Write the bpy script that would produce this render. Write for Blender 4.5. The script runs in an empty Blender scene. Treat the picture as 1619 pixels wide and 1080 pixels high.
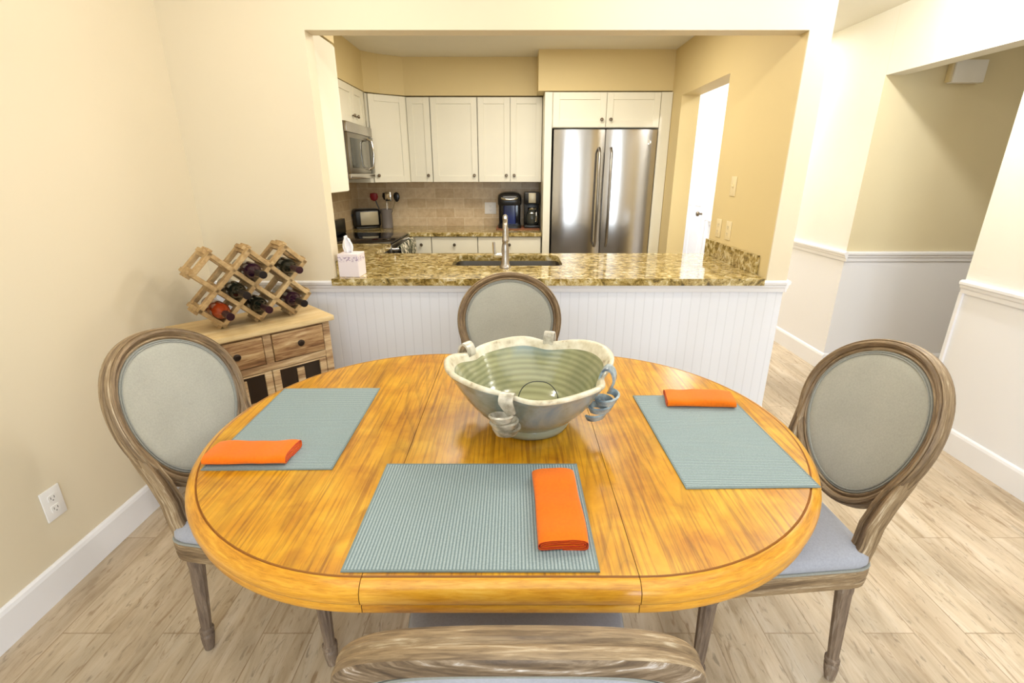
import bpy, bmesh, math, random
from mathutils import Vector, Matrix
random.seed(7)
PI = math.pi
COL = bpy.context.scene.collection

# ------------------------------------------------------------------ helpers
def srgb(r, g, b):
    def f(c):
        c /= 255.0
        return c / 12.92 if c <= 0.04045 else ((c + 0.055) / 1.055) ** 2.4
    return (f(r), f(g), f(b), 1.0)

class MB:
    """collects shapes into one mesh (with uv when swept)"""
    def __init__(self):
        self.bm = bmesh.new()
        self.uv = self.bm.loops.layers.uv.new('UVMap')
    def box(self, x0, x1, y0, y1, z0, z1, bev=0.0, seg=2, mi=0, M=None):
        t = bmesh.new()
        bmesh.ops.create_cube(t, size=1.0)
        for v in t.verts:
            v.co = Vector(((x0 + x1) / 2 + v.co.x * (x1 - x0), (y0 + y1) / 2 + v.co.y * (y1 - y0), (z0 + z1) / 2 + v.co.z * (z1 - z0)))
        if bev > 0:
            bmesh.ops.bevel(t, geom=list(t.edges), offset=bev, segments=seg, profile=0.5, affect='EDGES')
        self.merge(t, mi, M)
        return self
    def merge(self, t, mi=0, M=None):
        if M is not None:
            bmesh.ops.transform(t, matrix=M, verts=t.verts)
        m = {}
        for v in t.verts:
            m[v] = self.bm.verts.new(v.co)
        for f in t.faces:
            try:
                nf = self.bm.faces.new([m[v] for v in f.verts]); nf.material_index = mi
            except ValueError:
                pass
        t.free()
    def face(self, pts, mi=0):
        f = self.bm.faces.new([self.bm.verts.new(p) for p in pts]); f.material_index = mi
        return f
    def loops(self, rings, closed=True, cap0=False, cap1=False, mi=0, us=None, ulen=None, wrap=False, mis=None, swap=False):
        """rings: list of equal-length point lists; quads between neighbours. uv: u along a ring, v across rings"""
        vr = [[self.bm.verts.new(p) for p in r] for r in rings]
        n = len(rings[0]); R = len(rings)
        if us is None:
            us = [0.0]
            best = max(rings, key=lambda r: sum((Vector(r[i]) - Vector(r[i - 1])).length for i in range(1, n)))
            for i in range(1, n + 1):
                us.append(us[-1] + (Vector(best[i % n]) - Vector(best[(i - 1) % n])).length)
        vs = [0.0]
        for j in range(1, R + 1):
            vs.append(vs[-1] + (Vector(rings[j % R][0]) - Vector(rings[(j - 1) % R][0])).length)
        for j in range(R if wrap else R - 1):
            for i in range(n if closed else n - 1):
                q = [vr[j][i], vr[j][(i + 1) % n], vr[(j + 1) % R][(i + 1) % n], vr[(j + 1) % R][i]]
                try:
                    f = self.bm.faces.new(q)
                except ValueError:
                    continue
                f.material_index = mis[j] if mis else mi
                uvs = [(us[i], vs[j]), (us[i + 1], vs[j]), (us[i + 1], vs[j + 1]), (us[i], vs[j + 1])]
                for l, c in zip(f.loops, uvs):
                    l[self.uv].uv = (c[1] + 7.3, c[0]) if swap else c
        for flag, r in ((cap0, 0), (cap1, R - 1)):
            if flag:
                try:
                    f = self.bm.faces.new(vr[r]); f.material_index = mis[min(r, len(mis) - 1)] if mis else mi
                    for l in f.loops:
                        l[self.uv].uv = (l.vert.co.x, l.vert.co.y)
                except ValueError:
                    pass
        return self
    def lathe(self, prof, n=24, c=(0, 0, 0), M=None, cap0=True, cap1=True, mod=None, mi=0, mis=None):
        rings = []
        for r, z in prof:
            ring = []
            for i in range(n):
                a = 2 * PI * i / n
                rr = r * (mod(a, z) if mod else 1)
                p = Vector((rr * math.cos(a), rr * math.sin(a), z))
                if M is not None: p = M @ p
                ring.append(p + Vector(c))
            rings.append(ring)
        # uv: make u run along the axis for wood grain
        vr0 = len(self.bm.faces)
        self.loops(rings, True, cap0, cap1, mi, mis=mis)
        return self
    def tube(self, pts, r, n=10, cap=True, mi=0, flat=1.0):
        pts = [Vector(p) for p in pts]
        rs = r if isinstance(r, (list, tuple)) else [r] * len(pts)
        rings = []
        up = Vector((0, 0, 1))
        prev = None
        for i, p in enumerate(pts):
            t = (pts[min(i + 1, len(pts) - 1)] - pts[max(i - 1, 0)]).normalized()
            if prev is None:
                a = t.cross(up)
                if a.length < 1e-3: a = t.cross(Vector((1, 0, 0)))
            else:
                a = prev - t * prev.dot(t)
            a.normalize(); prev = a
            b = t.cross(a).normalized()
            rings.append([p + a * rs[i] * math.cos(2 * PI * k / n) + b * rs[i] * flat * math.sin(2 * PI * k / n) for k in range(n)])
        # transpose so u runs along the tube
        self.loops(rings, True, cap, cap, mi)
        return self
    def prism(self, poly, z0, z1, mi=0, axis='z'):
        def P(a, b, c):
            return (a, b, c) if axis == 'z' else ((a, c, b) if axis == 'y' else (c, a, b))
        self.loops([[P(a, b, z0) for a, b in poly], [P(a, b, z1) for a, b in poly]], True, True, True, mi)
        return self
    def build(self, name, mat, parent=None, smooth=True, angle=38, loc=None, rot=None):
        bm = self.bm
        bmesh.ops.remove_doubles(bm, verts=bm.verts, dist=1e-5)
        bmesh.ops.recalc_face_normals(bm, faces=bm.faces)
        me = bpy.data.meshes.new(name)
        bm.to_mesh(me); bm.free()
        for m in (mat if isinstance(mat, (list, tuple)) else [mat]):
            me.materials.append(m)
        if smooth:
            me.polygons.foreach_set('use_smooth', [True] * len(me.polygons))
            try:
                me.set_sharp_from_angle(angle=math.radians(angle))
            except Exception:
                pass
        o = bpy.data.objects.new(name, me)
        COL.objects.link(o)
        if parent is not None: o.parent = parent
        if loc: o.location = loc
        if rot: o.rotation_euler = rot
        return o

def thing(name, label, cat, loc=(0, 0, 0), rz=0, group=None):
    o = bpy.data.objects.new(name, None)
    o.empty_display_size = 0.05
    COL.objects.link(o)
    o.location = loc; o.rotation_euler = (0, 0, rz)
    o['label'] = label; o['category'] = cat
    if group: o['group'] = group
    return o
def tag(o, label, cat, group=None):
    o['label'] = label; o['category'] = cat
    if group: o['group'] = group
    return o
def struct(o):
    o['kind'] = 'structure'; return o
def copy_tree(o, parent=None):
    c = o.copy(); COL.objects.link(c)
    if parent is not None: c.parent = parent
    for ch in list(o.children): copy_tree(ch, c)
    return c

def round_poly(corners, n=6):
    """corners: (x, y, radius) list -> rounded polygon"""
    out = []
    L = len(corners)
    for i, (x, y, r) in enumerate(corners):
        p = Vector((x, y)); a = Vector(corners[i - 1][:2]); b = Vector(corners[(i + 1) % L][:2])
        if r <= 0:
            out.append((x, y)); continue
        da = (a - p).normalized(); db = (b - p).normalized()
        ang = da.angle(db); d = r / math.tan(ang / 2)
        d = min(d, (a - p).length * .49, (b - p).length * .49)
        s = p + da * d; e = p + db * d
        for k in range(n + 1):
            t = k / n
            q = s * (1 - t) ** 2 + p * 2 * t * (1 - t) + e * t ** 2
            out.append((q.x, q.y))
    return out
def inset(poly, d):
    n = len(poly); out = []
    for i in range(n):
        a = Vector(poly[i - 1]); b = Vector(poly[i]); c = Vector(poly[(i + 1) % n])
        t = (c - a)
        if t.length < 1e-9: t = Vector((1, 0))
        t.normalize()
        nrm = Vector((-t.y, t.x))
        q = b + nrm * d
        out.append((q.x, q.y))
    return out

# ------------------------------------------------------------------ materials
class N:
    def __init__(self, name):
        self.m = bpy.data.materials.new(name); self.m.use_nodes = True
        self.t = self.m.node_tree; self.n = self.t.nodes; self.l = self.t.links
        self.b = self.n['Principled BSDF']
    def add(self, typ, **kw):
        x = self.n.new(typ)
        for k, v in kw.items():
            if k.startswith('i_'):
                x.inputs[k[2:].replace('_', ' ')].default_value = v
            else: setattr(x, k, v)
        return x
    def link(self, a, b): self.l.new(a, b)
    def coords(self, kind='Object', scale=(1, 1, 1), rot=(0, 0, 0)):
        if kind == 'Position':
            src = self.add('ShaderNodeNewGeometry').outputs['Position']
        else:
            src = self.add('ShaderNodeTexCoord').outputs[kind]
        mp = self.add('ShaderNodeMapping')
        mp.inputs['Scale'].default_value = scale; mp.inputs['Rotation'].default_value = rot
        self.link(src, mp.inputs['Vector'])
        return mp.outputs['Vector']
    def noise(self, vec, scale, detail=4, rough=.55, dist=0.0):
        x = self.add('ShaderNodeTexNoise')
        x.inputs['Scale'].default_value = scale; x.inputs['Detail'].default_value = detail
        x.inputs['Roughness'].default_value = rough; x.inputs['Distortion'].default_value = dist
        self.link(vec, x.inputs['Vector'])
        return x.outputs['Fac']
    def ramp(self, fac, stops):
        r = self.add('ShaderNodeValToRGB')
        e = r.color_ramp.elements
        while len(e) < len(stops): e.new(0.5)
        for el, (p, c) in zip(e, stops):
            el.position = p; el.color = c
        self.link(fac, r.inputs['Fac'])
        return r.outputs['Color']
    def mix(self, fac, a, b, mode='MIX'):
        x = self.add('ShaderNodeMix', data_type='RGBA', blend_type=mode)
        for i, v in (('Factor', fac), ('A', a), ('B', b)):
            s = [q for q in x.inputs if q.name == i and (q.type == 'RGBA' if i != 'Factor' else q.type == 'VALUE')][0]
            if hasattr(v, 'is_linked'): self.link(v, s)
            else: s.default_value = v
        return [q for q in x.outputs if q.type == 'RGBA'][0]
    def color(self, c):
        if hasattr(c, 'is_linked'): self.link(c, self.b.inputs['Base Color'])
        else: self.b.inputs['Base Color'].default_value = c
    def bump(self, h, strength=.3, dist=.01):
        x = self.add('ShaderNodeBump'); x.inputs['Strength'].default_value = strength; x.inputs['Distance'].default_value = dist
        self.link(h, x.inputs['Height']); self.link(x.outputs['Normal'], self.b.inputs['Normal'])
    def set(self, **kw):
        for k, v in kw.items(): self.b.inputs[k.replace('_', ' ')].default_value = v
        return self

def plain(name, c, rough=.5, metal=0.0, spec=.5, coat=0.0, vary=.06, scale=6.0):
    k = N(name)
    v = k.coords('Object')
    f = k.noise(v, scale, 3)
    dark = tuple(x * (1 - vary) for x in c[:3]) + (1,)
    lite = tuple(min(1, x * (1 + vary)) for x in c[:3]) + (1,)
    k.color(k.ramp(f, [(.3, dark), (.7, lite)]))
    k.set(Roughness=rough, Metallic=metal, Specular_IOR_Level=spec, Coat_Weight=coat)
    return k.m

def two_tone(name, upper, lower, zsplit):
    k = N(name)
    g = k.add('ShaderNodeNewGeometry'); s = k.add('ShaderNodeSeparateXYZ')
    k.link(g.outputs['Position'], s.inputs[0])
    c = k.add('ShaderNodeMath', operation='LESS_THAN'); c.inputs[1].default_value = zsplit
    k.link(s.outputs['Z'], c.inputs[0])
    nz = k.noise(g.outputs['Position'], 3.0, 2)
    up = k.ramp(nz, [(.3, tuple(x * .97 for x in upper[:3]) + (1,)), (.7, upper)])
    k.color(k.mix(c.outputs[0], up, lower))
    k.set(Roughness=.55)
    return k.m

def wood(name, stops, coords='Object', scale=(1, 1, 1), grain=40.0, rough=.5, coat=0.0, bump=.25, fine=2.2, dist=1.2):
    """streaky grain: the axis with the small mapping scale is the grain direction"""
    k = N(name)
    v = k.coords(coords, scale)
    big = k.noise(v, grain * .22, 3, .5, dist)
    fin = k.noise(v, grain * fine, 6, .65, .6)
    a = k.add('ShaderNodeMath', operation='MULTIPLY_ADD'); a.inputs[1].default_value = .55
    k.link(big, a.inputs[0])
    b = k.add('ShaderNodeMath', operation='MULTIPLY'); b.inputs[1].default_value = .45
    k.link(fin, b.inputs[0]); k.link(b.outputs[0], a.inputs[2])
    k.color(k.ramp(a.outputs[0], stops))
    k.bump(a.outputs[0], bump, .004)
    k.set(Roughness=rough, Coat_Weight=coat, Coat_Roughness=.12)
    return k.m

M = {}
CREAM = srgb(226, 214, 188)
WHITE = srgb(238, 238, 242)
M['cream'] = plain('cream_paint', CREAM, .6, vary=.012, scale=2)
M['kitchen_paint'] = plain('warm_light_tan_paint', srgb(220, 200, 148), .6, vary=.015, scale=2)  # cream walls with the warm kitchen light tinted into the base colour
M['white'] = plain('white_trim_paint', srgb(240, 240, 244), .35, vary=.01)
M['ceiling'] = plain('ceiling_paint', srgb(232, 228, 214), .8, vary=.01)
M['wall_two'] = two_tone('cream_over_white_paint', srgb(240, 238, 230), WHITE, .885)
M['bead'] = None
def bead():
    k = N('beadboard_paint')
    v = k.coords('Position')
    s = k.add('ShaderNodeSeparateXYZ'); k.link(v, s.inputs[0])
    m = k.add('ShaderNodeMath', operation='MULTIPLY'); m.inputs[1].default_value = 1 / .052
    k.link(s.outputs['X'], m.inputs[0])
    fr = k.add('ShaderNodeMath', operation='FRACT'); k.link(m.outputs[0], fr.inputs[0])
    pp = k.add('ShaderNodeMath', operation='PINGPONG'); pp.inputs[1].default_value = .5
    k.link(fr.outputs[0], pp.inputs[0])
    r = k.ramp(pp.outputs[0], [(.0, (0, 0, 0, 1)), (.09, (1, 1, 1, 1))])
    k.color(k.mix(r, srgb(224, 227, 236), srgb(236, 239, 248)))
    k.bump(r, .15, .003)
    k.set(Roughness=.4)
    return k.m
M['bead'] = bead()

def floor_mat():
    k = N('rustic_plank_floor')
    v = k.coords('Position', (1, 1, 1), (0, 0, PI / 2))
    br = k.add('ShaderNodeTexBrick')
    br.offset = .37
    for nme, val in (('Scale', 1.0), ('Mortar Size', .0022), ('Brick Width', 1.22), ('Row Height', .168), ('Mortar Smooth', .3), ('Bias', 0.0)):
        br.inputs[nme].default_value = val
    br.inputs['Color1'].default_value = (0, 0, 0, 1); br.inputs['Color2'].default_value = (1, 1, 1, 1); br.inputs['Mortar'].default_value = (.4, .4, .4, 1)
    k.link(v, br.inputs['Vector'])
    vs = k.coords('Position', (9, .9, 1))
    off = k.add('ShaderNodeVectorMath', operation='ADD')
    k.link(vs, off.inputs[0])
    sc = k.add('ShaderNodeVectorMath', operation='SCALE'); sc.inputs['Scale'].default_value = 7.0
    k.link(br.outputs['Color'], sc.inputs[0]); k.link(sc.outputs[0], off.inputs[1])
    n1 = k.noise(off.outputs[0], 1.6, 7, .68, 1.1)
    n2 = k.noise(k.coords('Position', (3, 1.4, 1)), 1.5, 4, .6, .5)
    base = k.ramp(n1, [(.24, srgb(150, 128, 102)), (.38, srgb(192, 173, 146)), (.52, srgb(212, 196, 172)), (.72, srgb(226, 215, 198))])
    tint = k.ramp(br.outputs['Color'], [(0, srgb(222, 212, 200)), (1, srgb(255, 251, 244))])
    c = k.mix(.5, base, tint, 'MULTIPLY')
    gr = k.ramp(n2, [(.36, srgb(206, 204, 200)), (.62, srgb(255, 255, 255))])
    c = k.mix(.7, c, gr, 'MULTIPLY')
    kn = k.noise(k.coords('Position', (30, 5.0, 1)), 1.0, 4, .65, 1.8)
    c = k.mix(k.ramp(kn, [(.575, (0, 0, 0, 1)), (.68, (.62, .62, .62, 1))]), c, srgb(136, 106, 72))
    kn2 = k.noise(k.coords('Position', (60, 16, 1)), 1.0, 3, .6, .8)
    c = k.mix(k.ramp(kn2, [(.60, (0, 0, 0, 1)), (.70, (.55, .55, .55, 1))]), c, srgb(120, 104, 84))
    c = k.mix(k.mix(.6, (0, 0, 0, 1), br.outputs['Fac']), c, srgb(140, 116, 86))
    k.color(c)
    k.bump(n1, .12, .004)
    k.set(Roughness=.42)
    return k.m
M['floor'] = floor_mat()

def table_wood(name, seed):
    k = N(name)
    v = k.coords('Object', (1, .10, 1))
    o = k.add('ShaderNodeVectorMath', operation='ADD'); o.inputs[1].default_value = (seed, seed * .7, 0)
    k.link(v, o.inputs[0])
    big = k.noise(o.outputs[0], 4.2, 2, .5, .8)
    m = k.add('ShaderNodeMath', operation='MULTIPLY'); m.inputs[1].default_value = 17.0
    k.link(big, m.inputs[0])
    fr = k.add('ShaderNodeMath', operation='FRACT'); k.link(m.outputs[0], fr.inputs[0])
    lines = k.ramp(fr.outputs[0], [(.0, (.25, .25, .25, 1)), (.10, (.85, .85, .85, 1)), (.6, (1, 1, 1, 1)), (.92, (.5, .5, .5, 1))])
    fine = k.noise(k.coords('Object', (1, .035, 1)), 130, 4, .6, .3)
    blotch = k.noise(k.coords('Object'), 7.5, 4, .6, .4)
    base = k.ramp(blotch, [(.32, srgb(184, 120, 6)), (.5, srgb(207, 147, 20)), (.7, srgb(221, 167, 42))])
    c = k.mix(.42, base, lines, 'MULTIPLY')
    fr2 = k.ramp(fine, [(.36, srgb(150, 108, 60)), (.52, (1, 1, 1, 1))])
    c = k.mix(.55, c, fr2, 'MULTIPLY')
    k.color(c)
    k.bump(fine, .08, .002)
    k.set(Roughness=.32, Coat_Weight=.25, Coat_Roughness=.18)
    return k.m
M['table'] = table_wood('golden_oak_end', 0.0)
M['table_leaf'] = table_wood('golden_oak_leaf', 5.3)
M['table_rim'] = wood('golden_oak_rim', [(.30, srgb(146, 88, 10)), (.44, srgb(200, 136, 24)), (.56, srgb(224, 164, 46)), (.72, srgb(238, 192, 84))], 'UV', (1, 9, 1), 9, .3, .25, .1, 2.5, 1.0)
M['table_groove'] = plain('dark_oak_finish', srgb(150, 96, 30), .4)
M['chairwood'] = wood('weathered_chair_wood', [(.30, srgb(66, 52, 38)), (.43, srgb(108, 87, 62)), (.55, srgb(150, 127, 95)), (.68, srgb(214, 199, 172))], 'UV', (1.5, 22, 1), 6, .55, 0, .3)
M['legwood'] = wood('weathered_leg_wood', [(.30, srgb(64, 52, 44)), (.44, srgb(100, 84, 72)), (.58, srgb(136, 118, 100)), (.72, srgb(192, 182, 170))], 'Object', (1, 1, .08), 60, .55, 0, .3)
M['backwood'] = wood('dark_rear_grain_wood', [(.34, srgb(60, 46, 34)), (.47, srgb(100, 82, 62)), (.56, srgb(138, 120, 98)), (.64, srgb(214, 208, 204))], 'Object', (1, 2.5, 6), 11, .55, 0, .3, 2.2, 3.0)
def fabric(name, c, scale=900, rough=.9, str_=.15):
    k = N(name)
    v = k.coords('Object')
    f = k.noise(v, scale * .2, 3, .7)
    g = k.noise(v, 5, 3, .5)
    a = k.ramp(f, [(.3, tuple(x * .9 for x in c[:3]) + (1,)), (.7, tuple(min(1, x * 1.07) for x in c[:3]) + (1,))])
    k.color(k.mix(.3, a, k.ramp(g, [(.35, srgb(205, 205, 205)), (.65, (1, 1, 1, 1))]), 'MULTIPLY'))
    k.bump(f, str_, .001)
    k.set(Roughness=rough, Specular_IOR_Level=.25)
    try: k.set(Sheen_Weight=.15)
    except Exception: pass
    return k.m
M['linen'] = fabric('grey_linen', srgb(172, 172, 162))
M['seatfab'] = fabric('grey_blue_seat_linen', srgb(168, 171, 182))
M['piping'] = fabric('grey_piping', srgb(150, 152, 146))
M['napkin'] = fabric('orange_napkin_cloth', srgb(234, 114, 2), 700, .85, .1)
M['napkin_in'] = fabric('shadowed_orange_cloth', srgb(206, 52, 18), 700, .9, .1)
def mat_mat():
    k = N('ribbed_blue_grey_placemat')
    v = k.coords('Object')
    s = k.add('ShaderNodeSeparateXYZ'); k.link(v, s.inputs[0])
    m = k.add('ShaderNodeMath', operation='MULTIPLY'); m.inputs[1].default_value = 1 / .0034
    k.link(s.outputs['X'], m.inputs[0])
    pp = k.add('ShaderNodeMath', operation='PINGPONG'); pp.inputs[1].default_value = 1.0
    k.link(m.outputs[0], pp.inputs[0])
    f = k.noise(v, 260, 2, .6)
    c = k.ramp(pp.outputs[0], [(.0, srgb(98, 118, 122)), (.35, srgb(144, 160, 163)), (1, srgb(172, 186, 187))])
    c = k.mix(.35, c, k.ramp(f, [(.35, srgb(190, 195, 195)), (.65, (1, 1, 1, 1))]), 'MULTIPLY')
    k.color(c); k.bump(pp.outputs[0], .5, .002)
    k.set(Roughness=.9, Specular_IOR_Level=.2)
    return k.m
M['placemat'] = mat_mat()
M['hem'] = fabric('dark_placemat_hem', srgb(122, 138, 138))

def granite():
    k = N('gold_granite')
    v = k.coords('Position')
    a = k.noise(v, 26, 6, .7, .6); b = k.noise(v, 75, 4, .7, .3); c = k.noise(v, 7, 3, .5, .8)
    base = k.ramp(a, [(.36, srgb(84, 72, 38)), (.44, srgb(150, 130, 74)), (.52, srgb(192, 172, 112)), (.60, srgb(222, 212, 176)), (.68, srgb(238, 234, 222))])
    base = k.mix(.5, base, k.ramp(c, [(.35, srgb(190, 166, 96)), (.65, srgb(255, 250, 235))]), 'MULTIPLY')
    sp = k.ramp(b, [(.34, (1, 1, 1, 1)), (.39, (0, 0, 0, 1))])
    base = k.mix(sp, base, srgb(58, 48, 30))
    k.color(base)
    k.set(Roughness=.07, Specular_IOR_Level=.6)
    return k.m
M['granite'] = granite()

def tiles():
    k = N('travertine_tile')
    v = k.coords('Position', (1, 1, 1), (PI / 2, 0, 0))
    v0 = k.add('ShaderNodeNewGeometry'); s = k.add('ShaderNodeSeparateXYZ'); k.link(v0.outputs['Position'], s.inputs[0])
    ad = k.add('ShaderNodeMath', operation='ADD'); k.link(s.outputs['X'], ad.inputs[0]); k.link(s.outputs['Y'], ad.inputs[1])
    cb = k.add('ShaderNodeCombineXYZ'); k.link(ad.outputs[0], cb.inputs['X']); k.link(s.outputs['Z'], cb.inputs['Y'])
    br = k.add('ShaderNodeTexBrick'); br.offset = .5
    for nme, val in (('Scale', 1.0), ('Mortar Size', .0025), ('Brick Width', .2), ('Row Height', .1), ('Mortar Smooth', .2)):
        br.inputs[nme].default_value = val
    br.inputs['Color1'].default_value = srgb(212, 188, 150); br.inputs['Color2'].default_value = srgb(232, 212, 178); br.inputs['Mortar'].default_value = srgb(238, 226, 200)
    k.link(cb.outputs[0], br.inputs['Vector'])
    n = k.noise(v0.outputs['Position'], 22, 5, .65)
    k.color(k.mix(.45, br.outputs['Color'], k.ramp(n, [(.3, srgb(196, 172, 138)), (.7, (1, 1, 1, 1))]), 'MULTIPLY'))
    k.set(Roughness=.4)
    return k.m
M['tile'] = tiles()
M['cab'] = plain('white_cabinet_lacquer', srgb(236, 232, 214), .35, vary=.01)
M['gap'] = plain('shadow_gap', srgb(90, 82, 62), .8)
def steel(name, c, rough, axis=(1, 1, 60)):
    k = N(name)
    f = k.noise(k.coords('Object', axis), 8, 3, .6)
    k.color(k.ramp(f, [(.3, tuple(x * .9 for x in c[:3]) + (1,)), (.7, c)]))
    k.set(Metallic=1.0, Roughness=rough)
    return k.m
M['steel'] = steel('brushed_stainless', srgb(196, 192, 188), .2, (60, 60, 1))
M['steel_dark'] = steel('dark_stainless', srgb(150, 146, 140), .3)
M['nickel'] = steel('brushed_nickel', srgb(178, 170, 160), .25)
M['knob'] = steel('bronze_nickel_knob', srgb(120, 108, 92), .35)
M['bronze'] = plain('dark_bronze', srgb(48, 36, 28), .4, .6)
M['black'] = plain('black_plastic', srgb(24, 23, 24), .28)
M['blackgloss'] = plain('black_gloss', srgb(16, 16, 22), .08)
M['bluereflection'] = plain('painted_blue_reflection', srgb(34, 46, 104), .15)  # blue of a reflection, painted as a base colour
M['darkglass'] = plain('smoked_glass', srgb(58, 60, 56), .08)
M['chrome'] = plain('bright_chrome', srgb(214, 212, 206), .15, 1.0)
M['silver'] = plain('silver_plastic', srgb(186, 176, 150), .35, .3)
M['grey_ceramic'] = plain('grey_stoneware', srgb(126, 120, 118), .5)
M['red'] = plain('red_silicone', srgb(140, 22, 34), .45)
M['plate'] = plain('white_plastic', srgb(240, 238, 236), .4, vary=.005)
M['slot'] = plain('grey_slot', srgb(120, 118, 116), .6)
M['ivory'] = plain('ivory_plastic', srgb(228, 212, 170), .5)
M['tray'] = wood('reddish_tray_wood', [(.3, srgb(110, 62, 40)), (.6, srgb(160, 100, 66))], 'Object', (.1, 1, 1), 40)
M['rackwood'] = wood('light_rack_wood', [(.28, srgb(120, 90, 54)), (.46, srgb(172, 140, 92)), (.62, srgb(204, 176, 128))], 'Object', (1, 1, 1), 22, .6)
M['cabinetwood'] = wood('distressed_cabinet_wood', [(.30, srgb(88, 60, 38)), (.44, srgb(146, 112, 76)), (.55, srgb(196, 166, 124)), (.66, srgb(226, 206, 170))], 'Object', (.12, 1, 1), 34, .65, 0, .4)
M['cabinettop'] = wood('pale_cabinet_top', [(.28, srgb(176, 142, 92)), (.5, srgb(212, 184, 132)), (.66, srgb(228, 206, 162))], 'Object', (.1, 1, 1), 30, .55)
M['drawerwood'] = wood('brown_drawer_wood', [(.34, srgb(84, 54, 32)), (.45, srgb(140, 100, 62)), (.54, srgb(186, 152, 106)), (.64, srgb(222, 198, 158))], 'Object', (.10, 1, 1), 40, .65, 0, .4)
M['pane'] = plain('dark_cabinet_glass', srgb(50, 40, 32), .12)
M['bottle'] = plain('dark_green_glass', srgb(16, 22, 18), .06)
M['bottle_red'] = plain('deep_purple_glass', srgb(40, 18, 34), .06)
M['bottle_amber'] = plain('amber_glass', srgb(140, 48, 14), .08)
M['foil'] = plain('maroon_foil', srgb(52, 24, 36), .3, .4)
M['foil_blk'] = plain('black_foil', srgb(26, 22, 26), .3, .3)
M['tissuebox'] = None
def tissuebox():
    k = N('tissue_carton')
    g = k.add('ShaderNodeTexCoord'); s = k.add('ShaderNodeSeparateXYZ'); k.link(g.outputs['Object'], s.inputs[0])
    n = k.noise(g.outputs['Object'], 90, 3, .6)
    band = k.ramp(s.outputs['Z'], [(.080, (0, 0, 0, 1)), (.088, (1, 1, 1, 1)), (.108, (1, 1, 1, 1)), (.114, (0, 0, 0, 1))])
    flw = k.ramp(n, [(.50, (0, 0, 0, 1)), (.56, (1, 1, 1, 1))])
    f = k.mix(1.0, band, flw, 'MULTIPLY')
    k.color(k.mix(f, srgb(236, 226, 230), srgb(168, 150, 176)))
    k.set(Roughness=.6)
    return k.m
M['tissuebox'] = tissuebox()
M['tissue'] = plain('white_tissue', srgb(244, 242, 244), .9, vary=.02)
def towel():
    k = N('patterned_dish_towel')
    f = k.noise(k.coords('Object'), 16, 3, .5, 2.0)
    k.color(k.ramp(f, [(.40, srgb(40, 40, 34)), (.46, srgb(96, 100, 78)), (.53, srgb(120, 120, 96)), (.60, srgb(236, 228, 210))]))
    k.set(Roughness=.9)
    return k.m
M['towel'] = towel()
def bowlmats():
    k = N('blue_grey_glaze')
    v = k.coords('Object')
    a = k.noise(v, 7, 4, .6, .8); b = k.noise(v, 34, 4, .6, .5)
    s = k.add('ShaderNodeSeparateXYZ'); k.link(v, s.inputs[0])
    c = k.ramp(a, [(.30, srgb(98, 108, 98)), (.45, srgb(140, 152, 146)), (.56, srgb(152, 168, 174)), (.70, srgb(126, 152, 172))])
    c = k.mix(k.ramp(b, [(.66, (0, 0, 0, 1)), (.75, (.8, .8, .8, 1))]), c, srgb(84, 66, 44))
    low = k.ramp(s.outputs['Z'], [(.03, (1, 1, 1, 1)), (.085, (0, 0, 0, 1))])
    c = k.mix(k.mix(.75, (0, 0, 0, 1), low), c, srgb(150, 150, 120))
    k.color(c); k.set(Roughness=.22, Coat_Weight=.3)
    o = k.m
    k = N('celadon_inner_glaze')
    v = k.coords('Object')
    s = k.add('ShaderNodeSeparateXYZ'); k.link(v, s.inputs[0])
    w = k.add('ShaderNodeMath', operation='MULTIPLY'); w.inputs[1].default_value = 1 / .0145
    k.link(s.outputs['Z'], w.inputs[0])
    pp = k.add('ShaderNodeMath', operation='PINGPONG'); pp.inputs[1].default_value = .5
    k.link(w.outputs[0], pp.inputs[0])
    a = k.noise(v, 9, 3, .6)
    c = k.ramp(pp.outputs[0], [(.0, srgb(142, 144, 108)), (.45, srgb(168, 170, 134))])
    c = k.mix(.5, c, k.ramp(a, [(.38, srgb(170, 180, 160)), (.62, srgb(255, 252, 236))]), 'MULTIPLY')
    # blue run of glaze high on the far wall
    bl = k.noise(v, 5.5, 2, .5)
    hi = k.ramp(s.outputs['Z'], [(.125, (0, 0, 0, 1)), (.18, (1, 1, 1, 1))])
    c = k.mix(k.mix(1.0, hi, k.ramp(bl, [(.50, (0, 0, 0, 1)), (.62, (.8, .8, .8, 1))]), 'MULTIPLY'), c, srgb(120, 148, 164))
    k.color(c); k.bump(pp.outputs[0], .22, .004); k.set(Roughness=.15, Coat_Weight=.4)
    i = k.m
    k = N('cream_rim_glaze')
    v = k.coords('Object')
    a = k.noise(v, 30, 4, .6)
    k.color(k.ramp(a, [(.27, srgb(140, 116, 84)), (.40, srgb(206, 196, 168)), (.65, srgb(232, 226, 206))])); k.set(Roughness=.3)
    return o, i, k.m
M['glaze'], M['glaze_in'], M['rim'] = bowlmats()
def handle_glaze(name, hi, lo):
    k = N(name)
    a = k.noise(k.coords('Object'), 26, 4, .6)
    k.color(k.ramp(a, [(.3, lo), (.6, hi)])); k.set(Roughness=.25, Coat_Weight=.3)
    return k.m
M['handle_c'] = handle_glaze('cream_ribbon_glaze', srgb(208, 202, 186), srgb(128, 120, 100))
M['handle_b'] = handle_glaze('blue_ribbon_glaze', srgb(170, 186, 192), srgb(74, 92, 112))
M['wire'] = plain('dark_wire', srgb(40, 44, 38), .4)

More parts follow.
